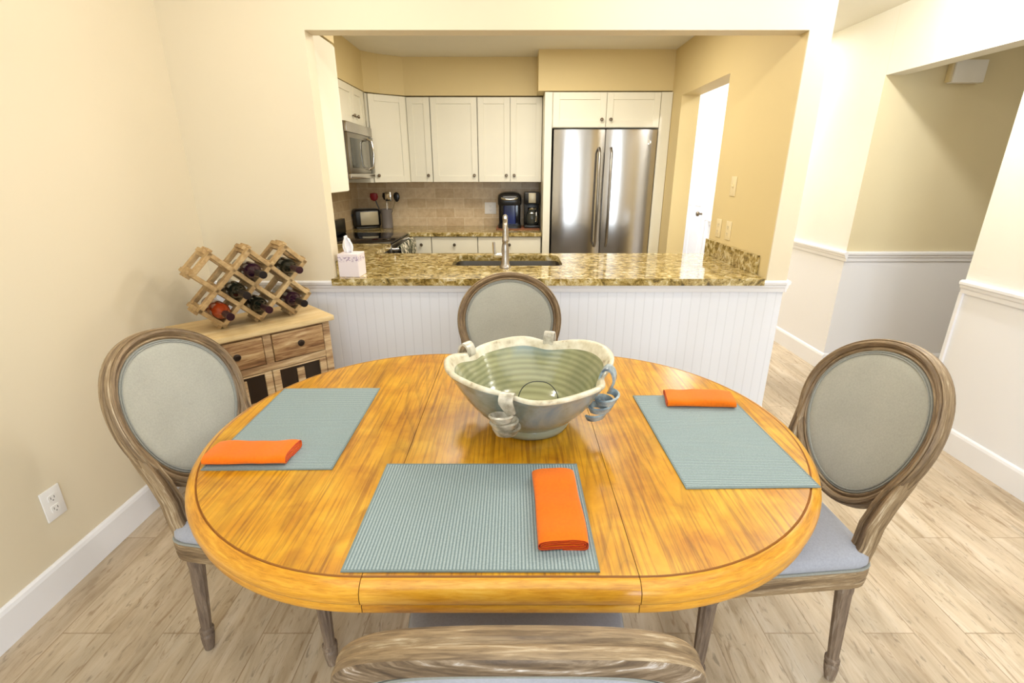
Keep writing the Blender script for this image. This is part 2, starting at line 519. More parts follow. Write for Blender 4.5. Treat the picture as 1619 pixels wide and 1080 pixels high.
# ------------------------------------------------------------------ the setting
Z_C = 2.44
def shell(name, boxes, mat, **kw):
    mb = MB()
    for b in boxes: mb.box(*b)
    return struct(mb.build(name, mat, smooth=False))
shell('floor', [(-1.75, 4.4, -3.1, 7.8, -.06, 0)], M['floor'])
shell('ceiling', [(-1.75, 4.4, -3.1, 7.8, Z_C, Z_C + .06)], M['ceiling'])
shell('wall_left', [(-1.75, -1.65, -3.1, 5.45, 0, Z_C)], M['cream'])
# wall with the pass-through: left piece, header, right post
shell('wall_back', [(-1.65, -.975, 2.62, 2.72, .90, Z_C), (-.975, 1.38, 2.62, 2.72, 2.085, Z_C), (1.38, 1.49, 2.62, 2.63, .90, Z_C)], M['cream'])
shell('wall_half', [(-1.65, 1.49, 2.635, 2.72, 0, .876)], M['bead'])
shell('wall_kitchen_right', [(1.38, 1.49, 2.63, 2.72, .876, Z_C), (1.38, 1.53, 2.72, 3.49, 0, Z_C), (1.38, 1.53, 3.49, 4.43, 2.055, Z_C), (1.38, 1.53, 4.43, 5.45, 0, Z_C)], M['kitchen_paint'])
shell('wall_kitchen_back', [(-1.65, 1.38, 5.335, 5.45, 0, Z_C)], M['kitchen_paint'])
mb = MB()
mb.prism([(-1.65, 3.06), (-1.31, 3.06), (-1.31, 4.74), (-1.20, 4.86), (-1.005, 4.985), (.214, 4.985), (.214, 4.70), (1.38, 4.70), (1.38, 5.335), (-1.65, 5.335)], 2.125, Z_C)
mb.box(-1.65, -.985, 2.72, 3.06, 2.125, Z_C)
struct(mb.build('wall_soffit', M['kitchen_paint'], smooth=False))
shell('wall_right', [(2.4, 2.52, -3.1, 2.55, 0, Z_C), (2.4, 2.52, 2.55, 3.53, 2.05, Z_C), (2.4, 2.519, 3.531, 7.8, 0, Z_C)], M['wall_two'])
M['recess'] = two_tone('beige_shade_over_white_paint', srgb(226, 213, 176), WHITE, .885)  # upper colour carries the beige tone of the recess shade
shell('wall_recess_back', [(2.4, 4.4, 3.53, 3.531, 0, Z_C), (2.52, 4.4, 3.531, 3.65, 0, Z_C)], M['recess'])
shell('wall_recess_right', [(4.28, 4.4, 1.2, 3.53, 0, Z_C)], M['wall_two'])
shell('wall_recess_near', [(2.52, 4.28, 1.2, 1.3, 0, Z_C)], M['wall_two'])
shell('wall_hall_end', [(1.53, 2.4, 7.7, 7.8, 0, Z_C)], M['wall_two'])
shell('wall_hall_left', [(1.39, 1.53, 5.45, 7.8, 0, Z_C)], M['wall_two'])
# rear wall behind the camera with a wide window
shell('wall_rear', [(-1.65, -.6, -3.1, -3.0, 0, Z_C), (1.4, 2.4, -3.1, -3.0, 0, Z_C), (-.6, 1.4, -3.1, -3.0, 2.1, Z_C), (-.6, 1.4, -3.1, -3.0, 0, .25)], M['cream'])
mb = MB()
for b in [(-.6, -.54, -3.08, -3.0, .25, 2.1), (1.34, 1.4, -3.08, -3.0, .25, 2.1), (.37, .43, -3.08, -3.0, .25, 2.1), (-.54, 1.34, -3.08, -3.0, .25, .31), (-.54, 1.34, -3.08, -3.0, 2.04, 2.1)]:
    mb.box(*b)
struct(mb.build('window_1', M['white'], smooth=False))

def rail(mb, p0, p1, out, prof):
    """moulding: prof points (outwards, z) swept straight from p0 to p1"""
    a = Vector((p0[0], p0[1], 0)); b = Vector((p1[0], p1[1], 0)); o = Vector((out[0], out[1], 0))
    r0 = [a + o * d + Vector((0, 0, z)) for d, z in prof]
    r1 = [b + o * d + Vector((0, 0, z)) for d, z in prof]
    mb.loops([r0, r1], True, True, True)
CH = [(0, .835), (.010, .835), (.012, .855), (.018, .862), (.018, .872), (.028, .880), (.030, .893), (.022, .900), (0, .900)]
CH2 = [(0, .850), (.010, .850), (.012, .872), (.020, .880), (.022, .892), (.030, .900), (.030, .912), (.020, .920), (0, .920)]
BS = [(0, 0), (.014, 0), (.014, .115), (.010, .128), (.004, .135), (0, .135)]
mb = MB(); rail(mb, (-1.65, 2.635), (1.49, 2.635), (0, -1), CH)
rail(mb, (1.49, 2.62), (1.49, 2.72), (1, 0), CH)
struct(mb.build('trim_1', M['white'], smooth=False))
mb = MB(); rail(mb, (2.4, -3.0), (2.4, 2.55), (-1, 0), CH2); struct(mb.build('trim_2', M['white'], smooth=False))
mb = MB(); rail(mb, (2.4, 3.53 - .03), (2.4, 7.7), (-1, 0), CH2); struct(mb.build('trim_3', M['white'], smooth=False))
mb = MB(); rail(mb, (2.4, 3.53), (4.28, 3.53), (0, -1), CH2); struct(mb.build('trim_4', M['white'], smooth=False))
mb = MB(); rail(mb, (-1.65, -3.0), (-1.65, 2.635), (1, 0), BS); struct(mb.build('baseboard_left', M['white'], smooth=False))
mb = MB(); rail(mb, (2.4, -3.0), (2.4, 2.55), (-1, 0), BS); struct(mb.build('baseboard_right', M['white'], smooth=False))
mb = MB(); rail(mb, (2.4, 3.516), (2.4, 6.1), (-1, 0), BS); struct(mb.build('baseboard_hall', M['white'], smooth=False))
mb = MB(); rail(mb, (2.4, 3.53), (4.28, 3.53), (0, -1), BS); struct(mb.build('baseboard_recess', M['white'], smooth=False))
mb = MB(); rail(mb, (-1.65, 2.635), (1.49, 2.635), (0, -1), BS); struct(mb.build('baseboard_back', M['white'], smooth=False))
# corner stop at the end of the near right wall's wainscot
shell('trim_5', [(2.388, 2.402, 2.532, 2.552, .135, .852)], M['white'])
# tile backsplash
mb = MB(); mb.box(-1.65, .262, 5.323, 5.335, .915, 1.372); mb.box(-1.65, -1.638, 2.72, 5.323, .915, 1.372)
struct(mb.build('trim_6', M['tile'], smooth=False))
# hall door in the right wall of the hallway
def panel_door(mb, w, h, t, stile=.11, rails=((0, .2), (.92, 1.04), (1.9, 2.03)), d=.012):
    pass
mb = MB(); mb.box(2.352, 2.392, 6.2, 7.0, .01, 2.03)
for (a, b, c, e) in ((6.31, 6.55, .22, .9), (6.65, 6.89, .22, .9), (6.31, 6.55, 1.05, 1.9), (6.65, 6.89, 1.05, 1.9)):
    mb.box(2.345, 2.356, a, b, c, e, .004)
door = struct(mb.build('door_1', M['white'], smooth=False))
mb = MB(); mb.lathe([(.012, 0), (.012, .03), (.027, .04), (.03, .055), (.022, .07), (0.002, .072)], 16, (2.352, 6.27, .965), Matrix.Rotation(-PI / 2, 4, 'Y'))
mb.build('door_knob', M['knob'], door)
mb = MB()
for b in ((2.375, 2.4, 6.10, 6.19, 0, 2.12), (2.375, 2.4, 7.01, 7.10, 0, 2.12), (2.375, 2.4, 6.19, 7.01, 2.04, 2.12)): mb.box(*b, .004)
struct(mb.build('trim_7', M['white'], smooth=False))

# ------------------------------------------------------------------ kitchen
def shaker(mb, x0, x1, z0, z1, yf, t=.02, st=.055, flat=False):
    """shaker front whose face looks along -y; yf = face plane"""
    if flat or (z1 - z0) < .14:
        mb.box(x0, x1, yf, yf + t, z0, z1, .0015); return
    mb.box(x0, x0 + st, yf, yf + t, z0, z1, .0015); mb.box(x1 - st, x1, yf, yf + t, z0, z1, .0015)
    mb.box(x0 + st, x1 - st, yf, yf + t, z1 - st, z1, .0015); mb.box(x0 + st, x1 - st, yf, yf + t, z0, z0 + st, .0015)
    mb.box(x0 + st - .004, x1 - st + .004, yf + .009, yf + t, z0 + st - .004, z1 - st + .004)
def knob(parent, x, y, z, s=1.0, mat='knob'):
    mb = MB()
    mb.lathe([(.005, 0), (.005, .012), (.013, .017), (.015, .024), (.011, .030), (.001, .031)], 14, (x, y, z), Matrix.Rotation(PI / 2, 4, 'X') @ Matrix.Scale(s, 4))
    return mb.build('knob', M[mat], parent)
def cabinet(name, label, x0, x1, y0, y1, z0, z1, doors, loc=(0, 0, 0), rz=0, cat='cabinet', group=None, kick=False):
    """local frame: front looks along -y at y0. doors: (kind, x0, x1, z0, z1, knobx, knobz)"""
    t = thing(name, label, cat, loc, rz, group)
    mb = MB(); mb.box(x0, x1, y0 + .022, y1, z0 + (.1 if kick else 0), z1)
    if kick: mb.box(x0, x1, y0 + .08, y1, z0, z0 + .1)
    mb.build('carcass', M['cab'], t, smooth=False)
    for (kind, a, b, c, d, kx, kz) in doors:
        mb = MB(); shaker(mb, a + .0025, b - .0025, c + .0025, d - .0025, y0, flat=(kind == 'drawer'))
        o = mb.build(kind, M['cab'], t, smooth=False)
        if kx is not None: knob(o, kx, y0, kz)
    return t
UZ0, UZ1 = 1.367, 2.115
def upper(label, x0, x1, splits, knobs):
    d = []
    for i in range(len(splits) - 1):
        d.append(('door', splits[i], splits[i + 1], UZ0, UZ1, knobs[i], UZ0 + .062))
    return cabinet('wall_cabinet', label, 0, x1 - x0, 0, 5.335 - 4.985, 0, UZ1 - UZ0,
                   [(k, a - x0, b - x0, c - UZ0, e - UZ0, kx - x0, kz - UZ0) for k, a, b, c, e, kx, kz in d], (x0, 4.985, UZ0))
upper('narrow white wall cabinet beside the angled corner cabinet over the back counter', -.998, -.782, [-.998, -.782], [-.82])
upper('white wall cabinet with one wide door, between the narrow one and the pair', -.778, -.342, [-.778, -.342], [-.378])
upper('white double-door wall cabinet above the coffee makers, left of the fridge', -.338, .268, [-.338, -.032, .268], [-.07, .006])
# angled corner cabinet
t = thing('corner_wall_cabinet', 'white corner wall cabinet with an angled door above the toaster', 'cabinet', (-1.645, 4.755, UZ0))
mb = MB(); mb.prism([(0, 0), (.32, 0), (.345, .012), (.632, .222), (.645, .24), (.645, .58), (0, .58)], 0, UZ1 - UZ0)
mb.build('carcass', M['cab'], t, smooth=False)
ang = math.atan2(.21, .287); L = math.hypot(.21, .287)
mb = MB(); shaker(mb, .004, L - .004, .0025, UZ1 - UZ0 - .0025, -.022)
o = mb.build('door', M['cab'], t, smooth=False, loc=(.345, .012, 0), rot=(0, 0, ang))
knob(o, .04, -.022, .062)
# cabinet over the microwave, faces +x
t = cabinet('wall_cabinet', 'small white wall cabinet with two knobs above the microwave', 0, .76, 0, .345, 0, .285,
            [('door', 0, .38, 0, .285, .33, .06), ('door', .38, .655, 0, .285, .43, .06), ('door', .66, .76, 0, .285, None, 0)], (-1.30, 3.975, 1.83), PI / 2)
# end cabinet on the kitchen side of the dividing wall
t = thing('wall_cabinet', 'white wall cabinet end panel showing at the left edge of the pass-through', 'cabinet', (-1.64, 2.725, 1.352))
mb = MB(); mb.box(0, .65, 0, .33, 0, .765, .002); mb.build('carcass', M['cab'], t, smooth=False)
mb = MB(); shaker(mb, .003, .65, .003, .76, .33); mb.build('door', M['cab'], t, smooth=False)
# microwave, faces +x. local front = -y
t = thing('microwave', 'stainless over-the-range microwave with a dark window and curved handle', 'microwave', (-1.255, 3.975, 1.405), PI / 2)
mb = MB(); mb.box(0, .70, .02, .385, 0, .422, .004); mb.build('body', M['steel_dark'], t)
mb = MB(); mb.box(.003, .70, 0, .02, .345, .42, .004); mb.build('vent_panel', M['steel'], t)
mb = MB(); mb.box(.003, .56, -.004, .02, .045, .342, .004); d = mb.build('door', M['steel_dark'], t)
mb = MB(); mb.box(.05, .46, -.007, 0, .085, .305, .003); mb.build('window', M['darkglass'], d)
mb = MB(); mb.tube([(.515, -.004, .075), (.515, -.04, .095), (.515, -.052, .2), (.515, -.04, .3), (.515, -.004, .32)], .012, 10); mb.build('handle', M['chrome'], d)
mb = MB(); mb.box(.563, .70, -.003, .02, .045, .342, .004); mb.build('control_panel', M['darkglass'], t)
mb = MB(); mb.box(.003, .70, 0, .02, .003, .043, .004); mb.build('bottom_trim', M['steel'], t)
# fridge surround and fridge
t = cabinet('fridge_cabinet', 'white double-door cabinet above the stainless fridge', .068, 1.005, 0, .66, 1.828, 2.112,
            [('door', .07, .536, 1.83, 2.11, .497, 1.892), ('door', .536, 1.003, 1.83, 2.11, .575, 1.892)], (.272, 4.66, 0))
mb = MB(); mb.box(0, .066, .012, .66, 0, 2.112, .002); mb.build('side_panel', M['cab'], t, smooth=False)
mb = MB(); mb.box(1.007, 1.105, .012, .66, 0, 2.112, .002); mb.build('side_panel', M['cab'], t, smooth=False)
t = thing('refrigerator', 'stainless french-door refrigerator with a small round badge', 'refrigerator', (.81, 4.66, 0))
mb = MB(); mb.box(-.455, .455, .06, .66, .02, 1.805, .004); mb.build('body', M['steel_dark'], t)
def fridge_front(x0, x1, z0, z1):
    n = 12; pts = []
    for i in range(n + 1):
        x = x0 + (x1 - x0) * i / n
        u = (i / n) * 2 - 1
        pts.append((x, -.038 + .026 * abs(u) ** 2.6))
    poly = pts + [(x1, .055), (x0, .055)]
    mb = MB(); mb.prism(poly, z0, z1); return mb
for (a, b, hx) in ((-.455, -.004, -.052), (.004, .455, .052)):
    d = fridge_front(a, b, .72, 1.812).build('door', M['steel'], t)
    mb = MB(); mb.tube([(hx, -.03, .80), (hx, -.075, .84), (hx, -.082, 1.2), (hx, -.075, 1.62), (hx, -.03, 1.66)], .012, 10)
    mb.build('handle', M['steel_dark'], d)
    if hx > 0:
        mb = MB(); mb.lathe([(.019, 0), (.019, .003), (.016, .004), (.013, .003), (.0, .003)], 20, (.385, -.026, 1.705), Matrix.Rotation(PI / 2, 4, 'X')); bd = mb.build('badge', M['chrome'], d)
d = fridge_front(-.455, .455, .06, .71).build('freezer_drawer', M['steel'], t)
mb = MB(); mb.tube([(-.36, -.03, .63), (-.34, -.075, .63), (0, -.085, .63), (.34, -.075, .63), (.36, -.03, .63)], .012, 10); mb.build('handle', M['steel_dark'], d)

# back base cabinets
def base(label, x0, x1, doors, dknobs):
    w = x1 - x0
    ds = [('drawer', 0, w, .715, .872, w / 2, .80)]
    n = len(dknobs)
    for i in range(n):
        ds.append(('door', w * i / n, w * (i + 1) / n, .11, .71, dknobs[i] * w, .64))
    return cabinet('base_cabinet', label, 0, w, 0, .58, 0, .876, ds, (x0, 4.735, 0), kick=True)
base('narrow white base cabinet with a drawer, beside the range', -.978, -.792, 1, [.8])
base('white base cabinet with a wide drawer, behind the faucet to the left', -.788, -.347, 1, [.9])
base('white base cabinet with drawer next to the fridge panel', -.343, .262, 2, [.45, .55])
mb = MB(); mb.box(-1.635, .266, 4.71, 5.322, .877, .915, .004)
tag(mb.build('back_countertop', M['granite'], smooth=False), 'gold granite back countertop under the tile backsplash', 'countertop')

# peninsula countertop with sink cut-out
def slab_with_hole(outer, hole, z0, z1):
    bm = bmesh.new()
    def ring(p, z): return [bm.verts.new((x, y, z)) for x, y in p]
    es = []
    for z in (z0, z1):
        a = ring(outer, z); b = ring(hole, z)
        e = [bm.edges.new((a[i], a[(i + 1) % len(a)])) for i in range(len(a))] + [bm.edges.new((b[i], b[(i + 1) % len(b)])) for i in range(len(b))]
        bmesh.ops.triangle_fill(bm, use_beauty=True, use_dissolve=False, edges=e)
        es.append((a, b))
    for k in (0, 1):
        lo, hi = es[0][k], es[1][k]
        for i in range(len(lo)):
            j = (i + 1) % len(lo)
            bm.faces.new((lo[i], lo[j], hi[j], hi[i]))
    return bm
outer = [(-.985, 2.595), (1.36, 2.595), (1.36, 2.722), (1.378, 2.722), (1.378, 3.47), (-.99, 3.47), (-.99, 3.965), (-1.636, 3.965), (-1.636, 2.722), (-.973, 2.722), (-.973, 2.61)]
hole = round_poly([(-.385, 2.985, .06), (.305, 2.985, .06), (.305, 3.38, .06), (-.385, 3.38, .06)], 6)
t = thing('peninsula_countertop', 'gold granite countertop of the pass-through with a sink cut-out', 'countertop')
mb = MB(); mb.merge(slab_with_hole(outer, hole, .877, .915)); mb.build('slab', M['granite'], t, smooth=False)
mb = MB(); mb.box(1.357, 1.379, 2.728, 3.488, .9155, 1.018, .002); struct(mb.build('trim_8', M['granite'], smooth=False))
mb = MB(); mb.box(-.974, -.955, 2.66, 2.90, .9155, 1.0, .002); struct(mb.build('trim_9', M['granite'], smooth=False))
# sink basin
mb = MB()
def rp(d): return round_poly([(-.385 - d, 2.985 - d, .06), (.305 + d, 2.985 - d, .06), (.305 + d, 3.38 + d, .06), (-.385 - d, 3.38 + d, .06)], 6)
rings = [[(x, y, z) for x, y in rp(d)] for d, z in ((.02, .874), (.0, .874), (-.004, .74), (-.02, .70), (-.06, .69))]
mb.loops(rings, True, False, True)
mb.build('sink_basin', M['steel_dark'], t)['label'] = 'stainless undermount sink basin'
# peninsula base cabinet that carries the slab
# faucet
t = thing('faucet', 'brushed nickel kitchen faucet with a side lever behind the sink', 'faucet', (-.05, 2.915, .915))
mb = MB(); mb.lathe([(.034, 0), (.034, .008), (.030, .014), (.024, .03), (.022, .10), (.020, .13), (.016, .15), (.018, .155), (.018, .17), (.015, .175), (.014, .215)], 20); mb.build('body', M['nickel'], t)
mb = MB(); pts = [(0, 0, .21)] + [(0, .075 - .075 * math.cos(a), .225 + .068 * math.sin(a)) for a in [PI * k / 12 for k in range(0, 13)]]
mb.tube(pts, .0145, 12); mb.build('spout', M['nickel'], t)
mb = MB(); mb.lathe([(.015, .225), (.018, .215), (.020, .165), (.022, .14), (.018, .135)], 16, (0, .15, 0)); mb.build('spray_head', M['nickel'], t)
mb = MB(); mb.lathe([(.013, 0), (.013, .045), (.010, .05)], 12, (-.018, 0, .075), Matrix.Rotation(-PI / 2, 4, 'Y')); mb.tube([(-.06, 0, .075), (-.066, 0, .11), (-.068, -.005, .155)], [.011, .010, .009], 10); mb.build('lever', M['chrome'], t)

# range (stove) under the microwave, faces +x
t = thing('range', 'stainless range with a black glass cooktop under the microwave', 'stove', (-.985, 3.97, 0), PI / 2)
mb = MB(); mb.box(.002, .735, .04, .645, .02, .90, .004); mb.build('body', M['steel_dark'], t)
mb = MB(); mb.box(.002, .735, .012, .645, .902, .918, .004); mb.build('cooktop', M['blackgloss'], t)
mb = MB(); mb.box(.02, .72, .002, .04, .20, .76, .005); d = mb.build('oven_door', M['blackgloss'], t)
mb = MB(); mb.tube([(.03, .002, .865), (.03, -.04, .865), (.705, -.04, .865), (.705, .002, .865)], .011, 10); mb.build('handle', M['chrome'], d)
mb = MB(); mb.box(.002, .735, .002, .04, .78, .90, .004); mb.build('control_panel', M['steel_dark'], t)
for kx in (.12, .24, .50, .62):
    mb = MB(); mb.lathe([(.02, 0), (.018, .02), (.0, .021)], 14, (kx, .002, .82), Matrix.Rotation(PI / 2, 4, 'X')); mb.build('knob', M['black'], t)
mb = MB(); mb.box(.002, .735, .60, .645, .918, 1.05, .006); mb.build('backguard', M['black'], t)
# towel draped over the front rail of the range
mb = MB()
rows = []
for j in range(15):
    s_ = j / 14
    row = []
    for i in range(19):
        u = i / 18
        y = 4.03 + .60 * u
        fold = .008 * math.sin(u * 19) + .006 * math.sin(u * 37 + 1)
        if s_ < .12:
            x = -.962 + .032 * (s_ / .12); z = .872 + .010 * math.sin(s_ / .12 * PI) + .012 * math.sin(s_ / .12 * PI / 2)
        else:
            q = (s_ - .12) / .88
            x = -.930 + (fold + .008) * (0.1 + q) + .02 * q; z = .884 - .38 * q
        row.append((x + .006, y - .03 * s_ * (u - .5), z))
    rows.append(row)
mb.loops(rows, False)
o = mb.build('dish_towel', M['towel']); tag(o, 'black and cream patterned dish towel hung over the front of the range', 'towel')
sm = o.modifiers.new('solid', 'SOLIDIFY'); sm.thickness = .004

# small counter things ------------------------------------------------------
CT = .915
t = thing('toaster', 'black and silver two-slice toaster in the back counter corner', 'toaster', (-1.515, 5.15, CT), math.radians(28))
mb = MB(); mb.box(-.135, .135, -.085, .085, .012, .19, .03, 4); mb.build('body', M['black'], t)
mb = MB(); mb.box(-.075, .105, -.089, -.08, .035, .165, .004); mb.build('side_panel', M['silver'], t)
mb = MB(); mb.box(-.10, .10, -.045, -.015, .186, .1915); mb.box(-.10, .10, .015, .045, .186, .1915); mb.build('slot', M['slot'], t)
mb = MB(); mb.box(-.152, -.13, -.018, .018, .12, .14, .004); mb.build('lever', M['black'], t)
mb = MB(); mb.box(-.12, .12, -.07, .07, 0, .016, .004); mb.build('base', M['black'], t)
mb = MB(); mb.lathe([(.052, 0), (.056, .004), (.056, .185), (.059, .190), (.053, .190), (.052, .02), (.0, .015)], 28, (-1.295, 5.12, CT), cap1=False)
o = mb.build('utensil_crock', M['grey_ceramic']); tag(o, 'grey stoneware crock holding cooking utensils', 'crock')
def utensil(name, label, dx, dy, lean, hm, head):
    t = thing(name, label, 'utensil', (-1.295 + dx * .25, 5.12 + dy * .25, CT + .03), 0, 'cooking utensils in the crock')
    top = Vector((lean, dy * .6, .24))
    mb = MB(); mb.tube([(0, 0, 0), tuple(top)], [.006, .006], 8); mb.build('handle', M['chrome'] if hm != 'red' else M['black'], t)
    mb = MB()
    d = top.normalized()
    if head == 'spoon':
        mb.lathe([(.001, -.05), (.018, -.04), (.030, -.012), (.031, .012), (.022, .036), (.001, .046)], 14, (0, 0, 0))
        for v in mb.bm.verts: v.co.y *= .3
    elif head == 'ladle':
        mb.lathe([(.001, -.042), (.03, -.03), (.042, .0), (.036, .034), (.001, .04)], 16)
        for v in mb.bm.verts: v.co.y *= .5
    else:
        mb.box(-.030, .030, -.004, .004, -.04, .05, .003)
    bmesh.ops.translate(mb.bm, verts=mb.bm.verts, vec=top + d * .04)
    mb.build('head', M[hm], t)
utensil('spatula', 'red-headed spoonula leaning left in the grey crock', -.05, 0, -.088, 'red', 'ladle')
utensil('ladle', 'black ladle standing upright in the middle of the grey crock', 0, .05, .0, 'black', 'ladle')
utensil('serving_spoon', 'black serving spoon leaning right in the grey crock', .06, .02, .082, 'black', 'spoon')
utensil('turner', 'grey metal turner between the ladle and spoon in the crock', .03, -.05, .028, 'chrome', 'flat')
# tray + coffee machines
mb = MB(); mb.box(-.175, .262, 4.95, 5.26, CT, CT + .012, .004); o = mb.build('serving_tray', M['tray']); tag(o, 'flat reddish wooden tray under the two coffee makers', 'tray')
TZ = CT + .012
t = thing('pod_coffee_maker', 'black pod coffee maker with a silver handle, left of the drip one', 'coffee maker', (-.04, 5.10, TZ))
mb = MB(); mb.prism(round_poly([(-.115, -.14, .05), (.115, -.14, .05), (.115, .13, .03), (-.115, .13, .03)]), 0, .03); mb.build('base', M['black'], t)
mb = MB(); mb.prism(round_poly([(-.11, -.02, .03), (.11, -.02, .03), (.11, .13, .03), (-.11, .13, .03)]), .03, .23); mb.build('column', M['blackgloss'], t)
mb = MB(); mb.prism(round_poly([(-.062, -.045, .03), (.062, -.045, .03), (.062, -.018, .01), (-.062, -.018, .01)]), .035, .225); mb.build('reflection_panel', M['bluereflection'], t)  # blue slab stands in for a reflection on the glossy black front
mb = MB()
P = round_poly([(-.118, -.14, .07), (.118, -.14, .07), (.118, .13, .04), (-.118, .13, .04)])
mb.loops([[(x * k, y * k, z) for x, y in P] for k, z in ((.97, .222), (1, .235), (1, .29), (.93, .318), (.75, .335), (.4, .345))], True, True, True); mb.build('head', M['black'], t)
mb = MB(); mb.tube([(.075 * math.cos(a), -.135 - .025 * math.sin(a), .292 - .012 * math.sin(a)) for a in [PI * k / 10 for k in range(11)]], .010, 10); mb.build('handle', M['chrome'], t)
t = thing('drip_coffee_maker', 'black drip coffee maker with a glass carafe, next to the fridge panel', 'coffee maker', (.185, 5.10, TZ))
mb = MB(); mb.box(-.08, .075, -.12, .12, 0, .03, .008); mb.build('base', M['black'], t)
mb = MB(); mb.box(-.08, .075, .03, .12, .03, .25, .006); mb.build('column', M['black'], t)
mb = MB(); mb.box(-.08, .075, -.11, .12, .235, .345, .012); hd = mb.build('head', M['black'], t)
mb = MB(); mb.box(-.037, .034, -.114, -.105, .245, .338, .003); mb.build('control_panel', M['silver'], hd)
mb = MB(); mb.lathe([(.05, 0), (.062, .02), (.064, .07), (.05, .12), (.04, .135), (.042, .15), (.0, .15)], 24, (0, -.045, .032)); cf = mb.build('carafe', M['darkglass'], t)
mb = MB(); mb.lathe([(.044, .148), (.046, .155), (.04, .165), (.0, .166)], 20, (0, -.045, .032)); mb.lathe([(.051, .105), (.053, .112), (.048, .122)], 24, (0, -.045, .032), cap0=False, cap1=False); mb.build('lid', M['chrome'], cf)
mb = MB(); mb.tube([(.03, -.095, .165), (.04, -.125, .155), (.04, -.135, .11), (.035, -.12, .07), (.03, -.105, .065)], .008, 8); mb.build('handle', M['chrome'], cf)

# wall plates ----------------------------------------------------------------
def wall_plate(name, label, loc, rz, w, h, kind, mat='plate', cat='outlet', group=None):
    """local: plate in xz plane, face toward -y"""
    t = thing(name, label, cat, loc, rz, group)
    mb = MB(); mb.box(-w / 2, w / 2, -.006, -.0005, -h / 2, h / 2, .002); mb.build('cover_plate', M[mat], t)
    if kind == 'outlet':
        for dz in (.021, -.021):
            mb = MB(); mb.prism(round_poly([(-.016, dz - .014, .006), (.016, dz - .014, .006), (.016, dz + .014, .006), (-.016, dz + .014, .006)]), -.008, -.005, axis='y'); s_ = mb.build('socket', M[mat], t)
            mb = MB(); mb.box(-.008, -.0055, -.0086, -.0075, dz - .002, dz + .007); mb.box(.0055, .008, -.0086, -.0075, dz - .002, dz + .007); mb.lathe([(.0025, 0), (.0025, .001)], 8, (0, -.0076, dz - .008), Matrix.Rotation(PI / 2, 4, 'X')); mb.build('slots', M['slot'], s_)
    else:
        mb = MB(); mb.box(-.006, .006, -.018, -.005, -.002, .014, .002); mb.build('toggle', M[mat], t)
    return t
wall_plate('wall_outlet', 'white duplex wall outlet low on the left wall above the baseboard', (-1.65, 1.455, .342), PI / 2, .075, .118, 'outlet')
wall_plate('wall_outlet', 'white wall outlet on the tile backsplash beside the pod coffee maker', (-.245, 5.323, 1.10), 0, .12, .118, 'outlet')
wall_plate('wall_outlet', 'pale wall outlet above the granite upstand, nearer the doorway', (1.38, 3.34, 1.105), -PI / 2, .075, .118, 'outlet', 'ivory')
wall_plate('wall_outlet', 'pale wall outlet above the granite upstand, nearer the dining room', (1.38, 3.185, 1.105), -PI / 2, .075, .118, 'outlet', 'ivory')
wall_plate('light_switch', 'ivory light switch on the tan kitchen wall beside the doorway', (1.38, 3.20, 1.375), -PI / 2, .075, .118, 'switch', 'ivory', 'switch')
t = thing('door_chime', 'white door chime box high on the recess wall under the header', 'chime', (2.90, 3.53, 2.0))
mb = MB(); mb.box(-.10, .10, -.05, -.001, 0, .13, .004); mb.build('cover', M['plate'], t)
mb = MB(); mb.box(-.115, -.10, -.04, -.001, .005, .125, .003); mb.build('shaded_side', M['ivory'], t)  # darker strip paints the shade on the left side of the box

# tissue box -----------------------------------------------------------------
t = thing('tissue_box', 'white floral tissue box with a tissue pulled up, left end of the granite counter', 'tissue box', (-.898, 2.70, CT), math.radians(-3))
mb = MB(); mb.box(-.056, .056, -.056, .056, 0, .125, .002); mb.build('carton', M['tissuebox'], t, smooth=False)
mb = MB(); rows = []
for j in range(9):
    s_ = j / 8; row = []
    for i in range(13):
        a = i / 12
        w = .022 + .016 * math.sin(PI * min(1, s_ * 1.1))
        x = -.012 + (a - .5) * 2 * w * (1 - .35 * s_) - .004 * s_; y = .012 * math.sin(a * 11 + s_ * 2) * (1 - .3 * s_)
        row.append((x, y, .124 + s_ * (.085 + .014 * math.sin(a * PI) - .01 * a)))
    rows.append(row)
mb.loops(rows, False); o = mb.build('tissue', M['tissue'], t)
sm = o.modifiers.new('solid', 'SOLIDIFY'); sm.thickness = .003

# ------------------------------------------------------------------ corner cabinet, rack and bottles
CA = math.radians(45)
nx, ny = math.cos(CA), math.sin(CA)
FR = Vector((-.878, 2.291))
W, D, HT = .63, .36, .80
org = FR + Vector((-nx * W / 2, -ny * W / 2)) + Vector((-ny, nx)) * (D / 2)
def cl(s, d, z):   # coordinates measured along the cabinet front (s<0 leftwards) and behind it -> local of root
    return (s + W / 2, d - D / 2, z)
t = thing('corner_cabinet', 'distressed wooden cabinet set across the corner with two drawers and glass doors', 'cabinet', (org.x, org.y, 0), CA)
hw = W / 2; hd = D / 2
mb = MB(); mb.box(-hw, hw, -hd, hd, .775, .80, .004); mb.build('top', M['cabinettop'], t)
mb = MB()
f = -hd + .022
mb.box(-hw + .02, -hw + .055, f, hd - .01, .02, .775, .003); mb.box(hw - .055, hw - .02, f, hd - .01, .02, .775, .003)   # corner posts / sides
mb.box(-hw + .055, hw - .055, f + .015, hd - .01, .60, .615, .002)
mb.box(-hw + .055, hw - .055, hd - .02, hd - .01, .10, .775)
mb.box(-hw + .055, hw - .055, f, f + .02, .595, .628, .002); mb.box(-hw + .055, hw - .055, f, f + .02, .765, .775, .001)
mb.box(-hw + .055, hw - .055, f, hd - .01, .08, .11, .002)
mb.box(-.018, .018, f, f + .02, .628, .765, .002)
mb.build('frame', M['cabinetwood'], t)
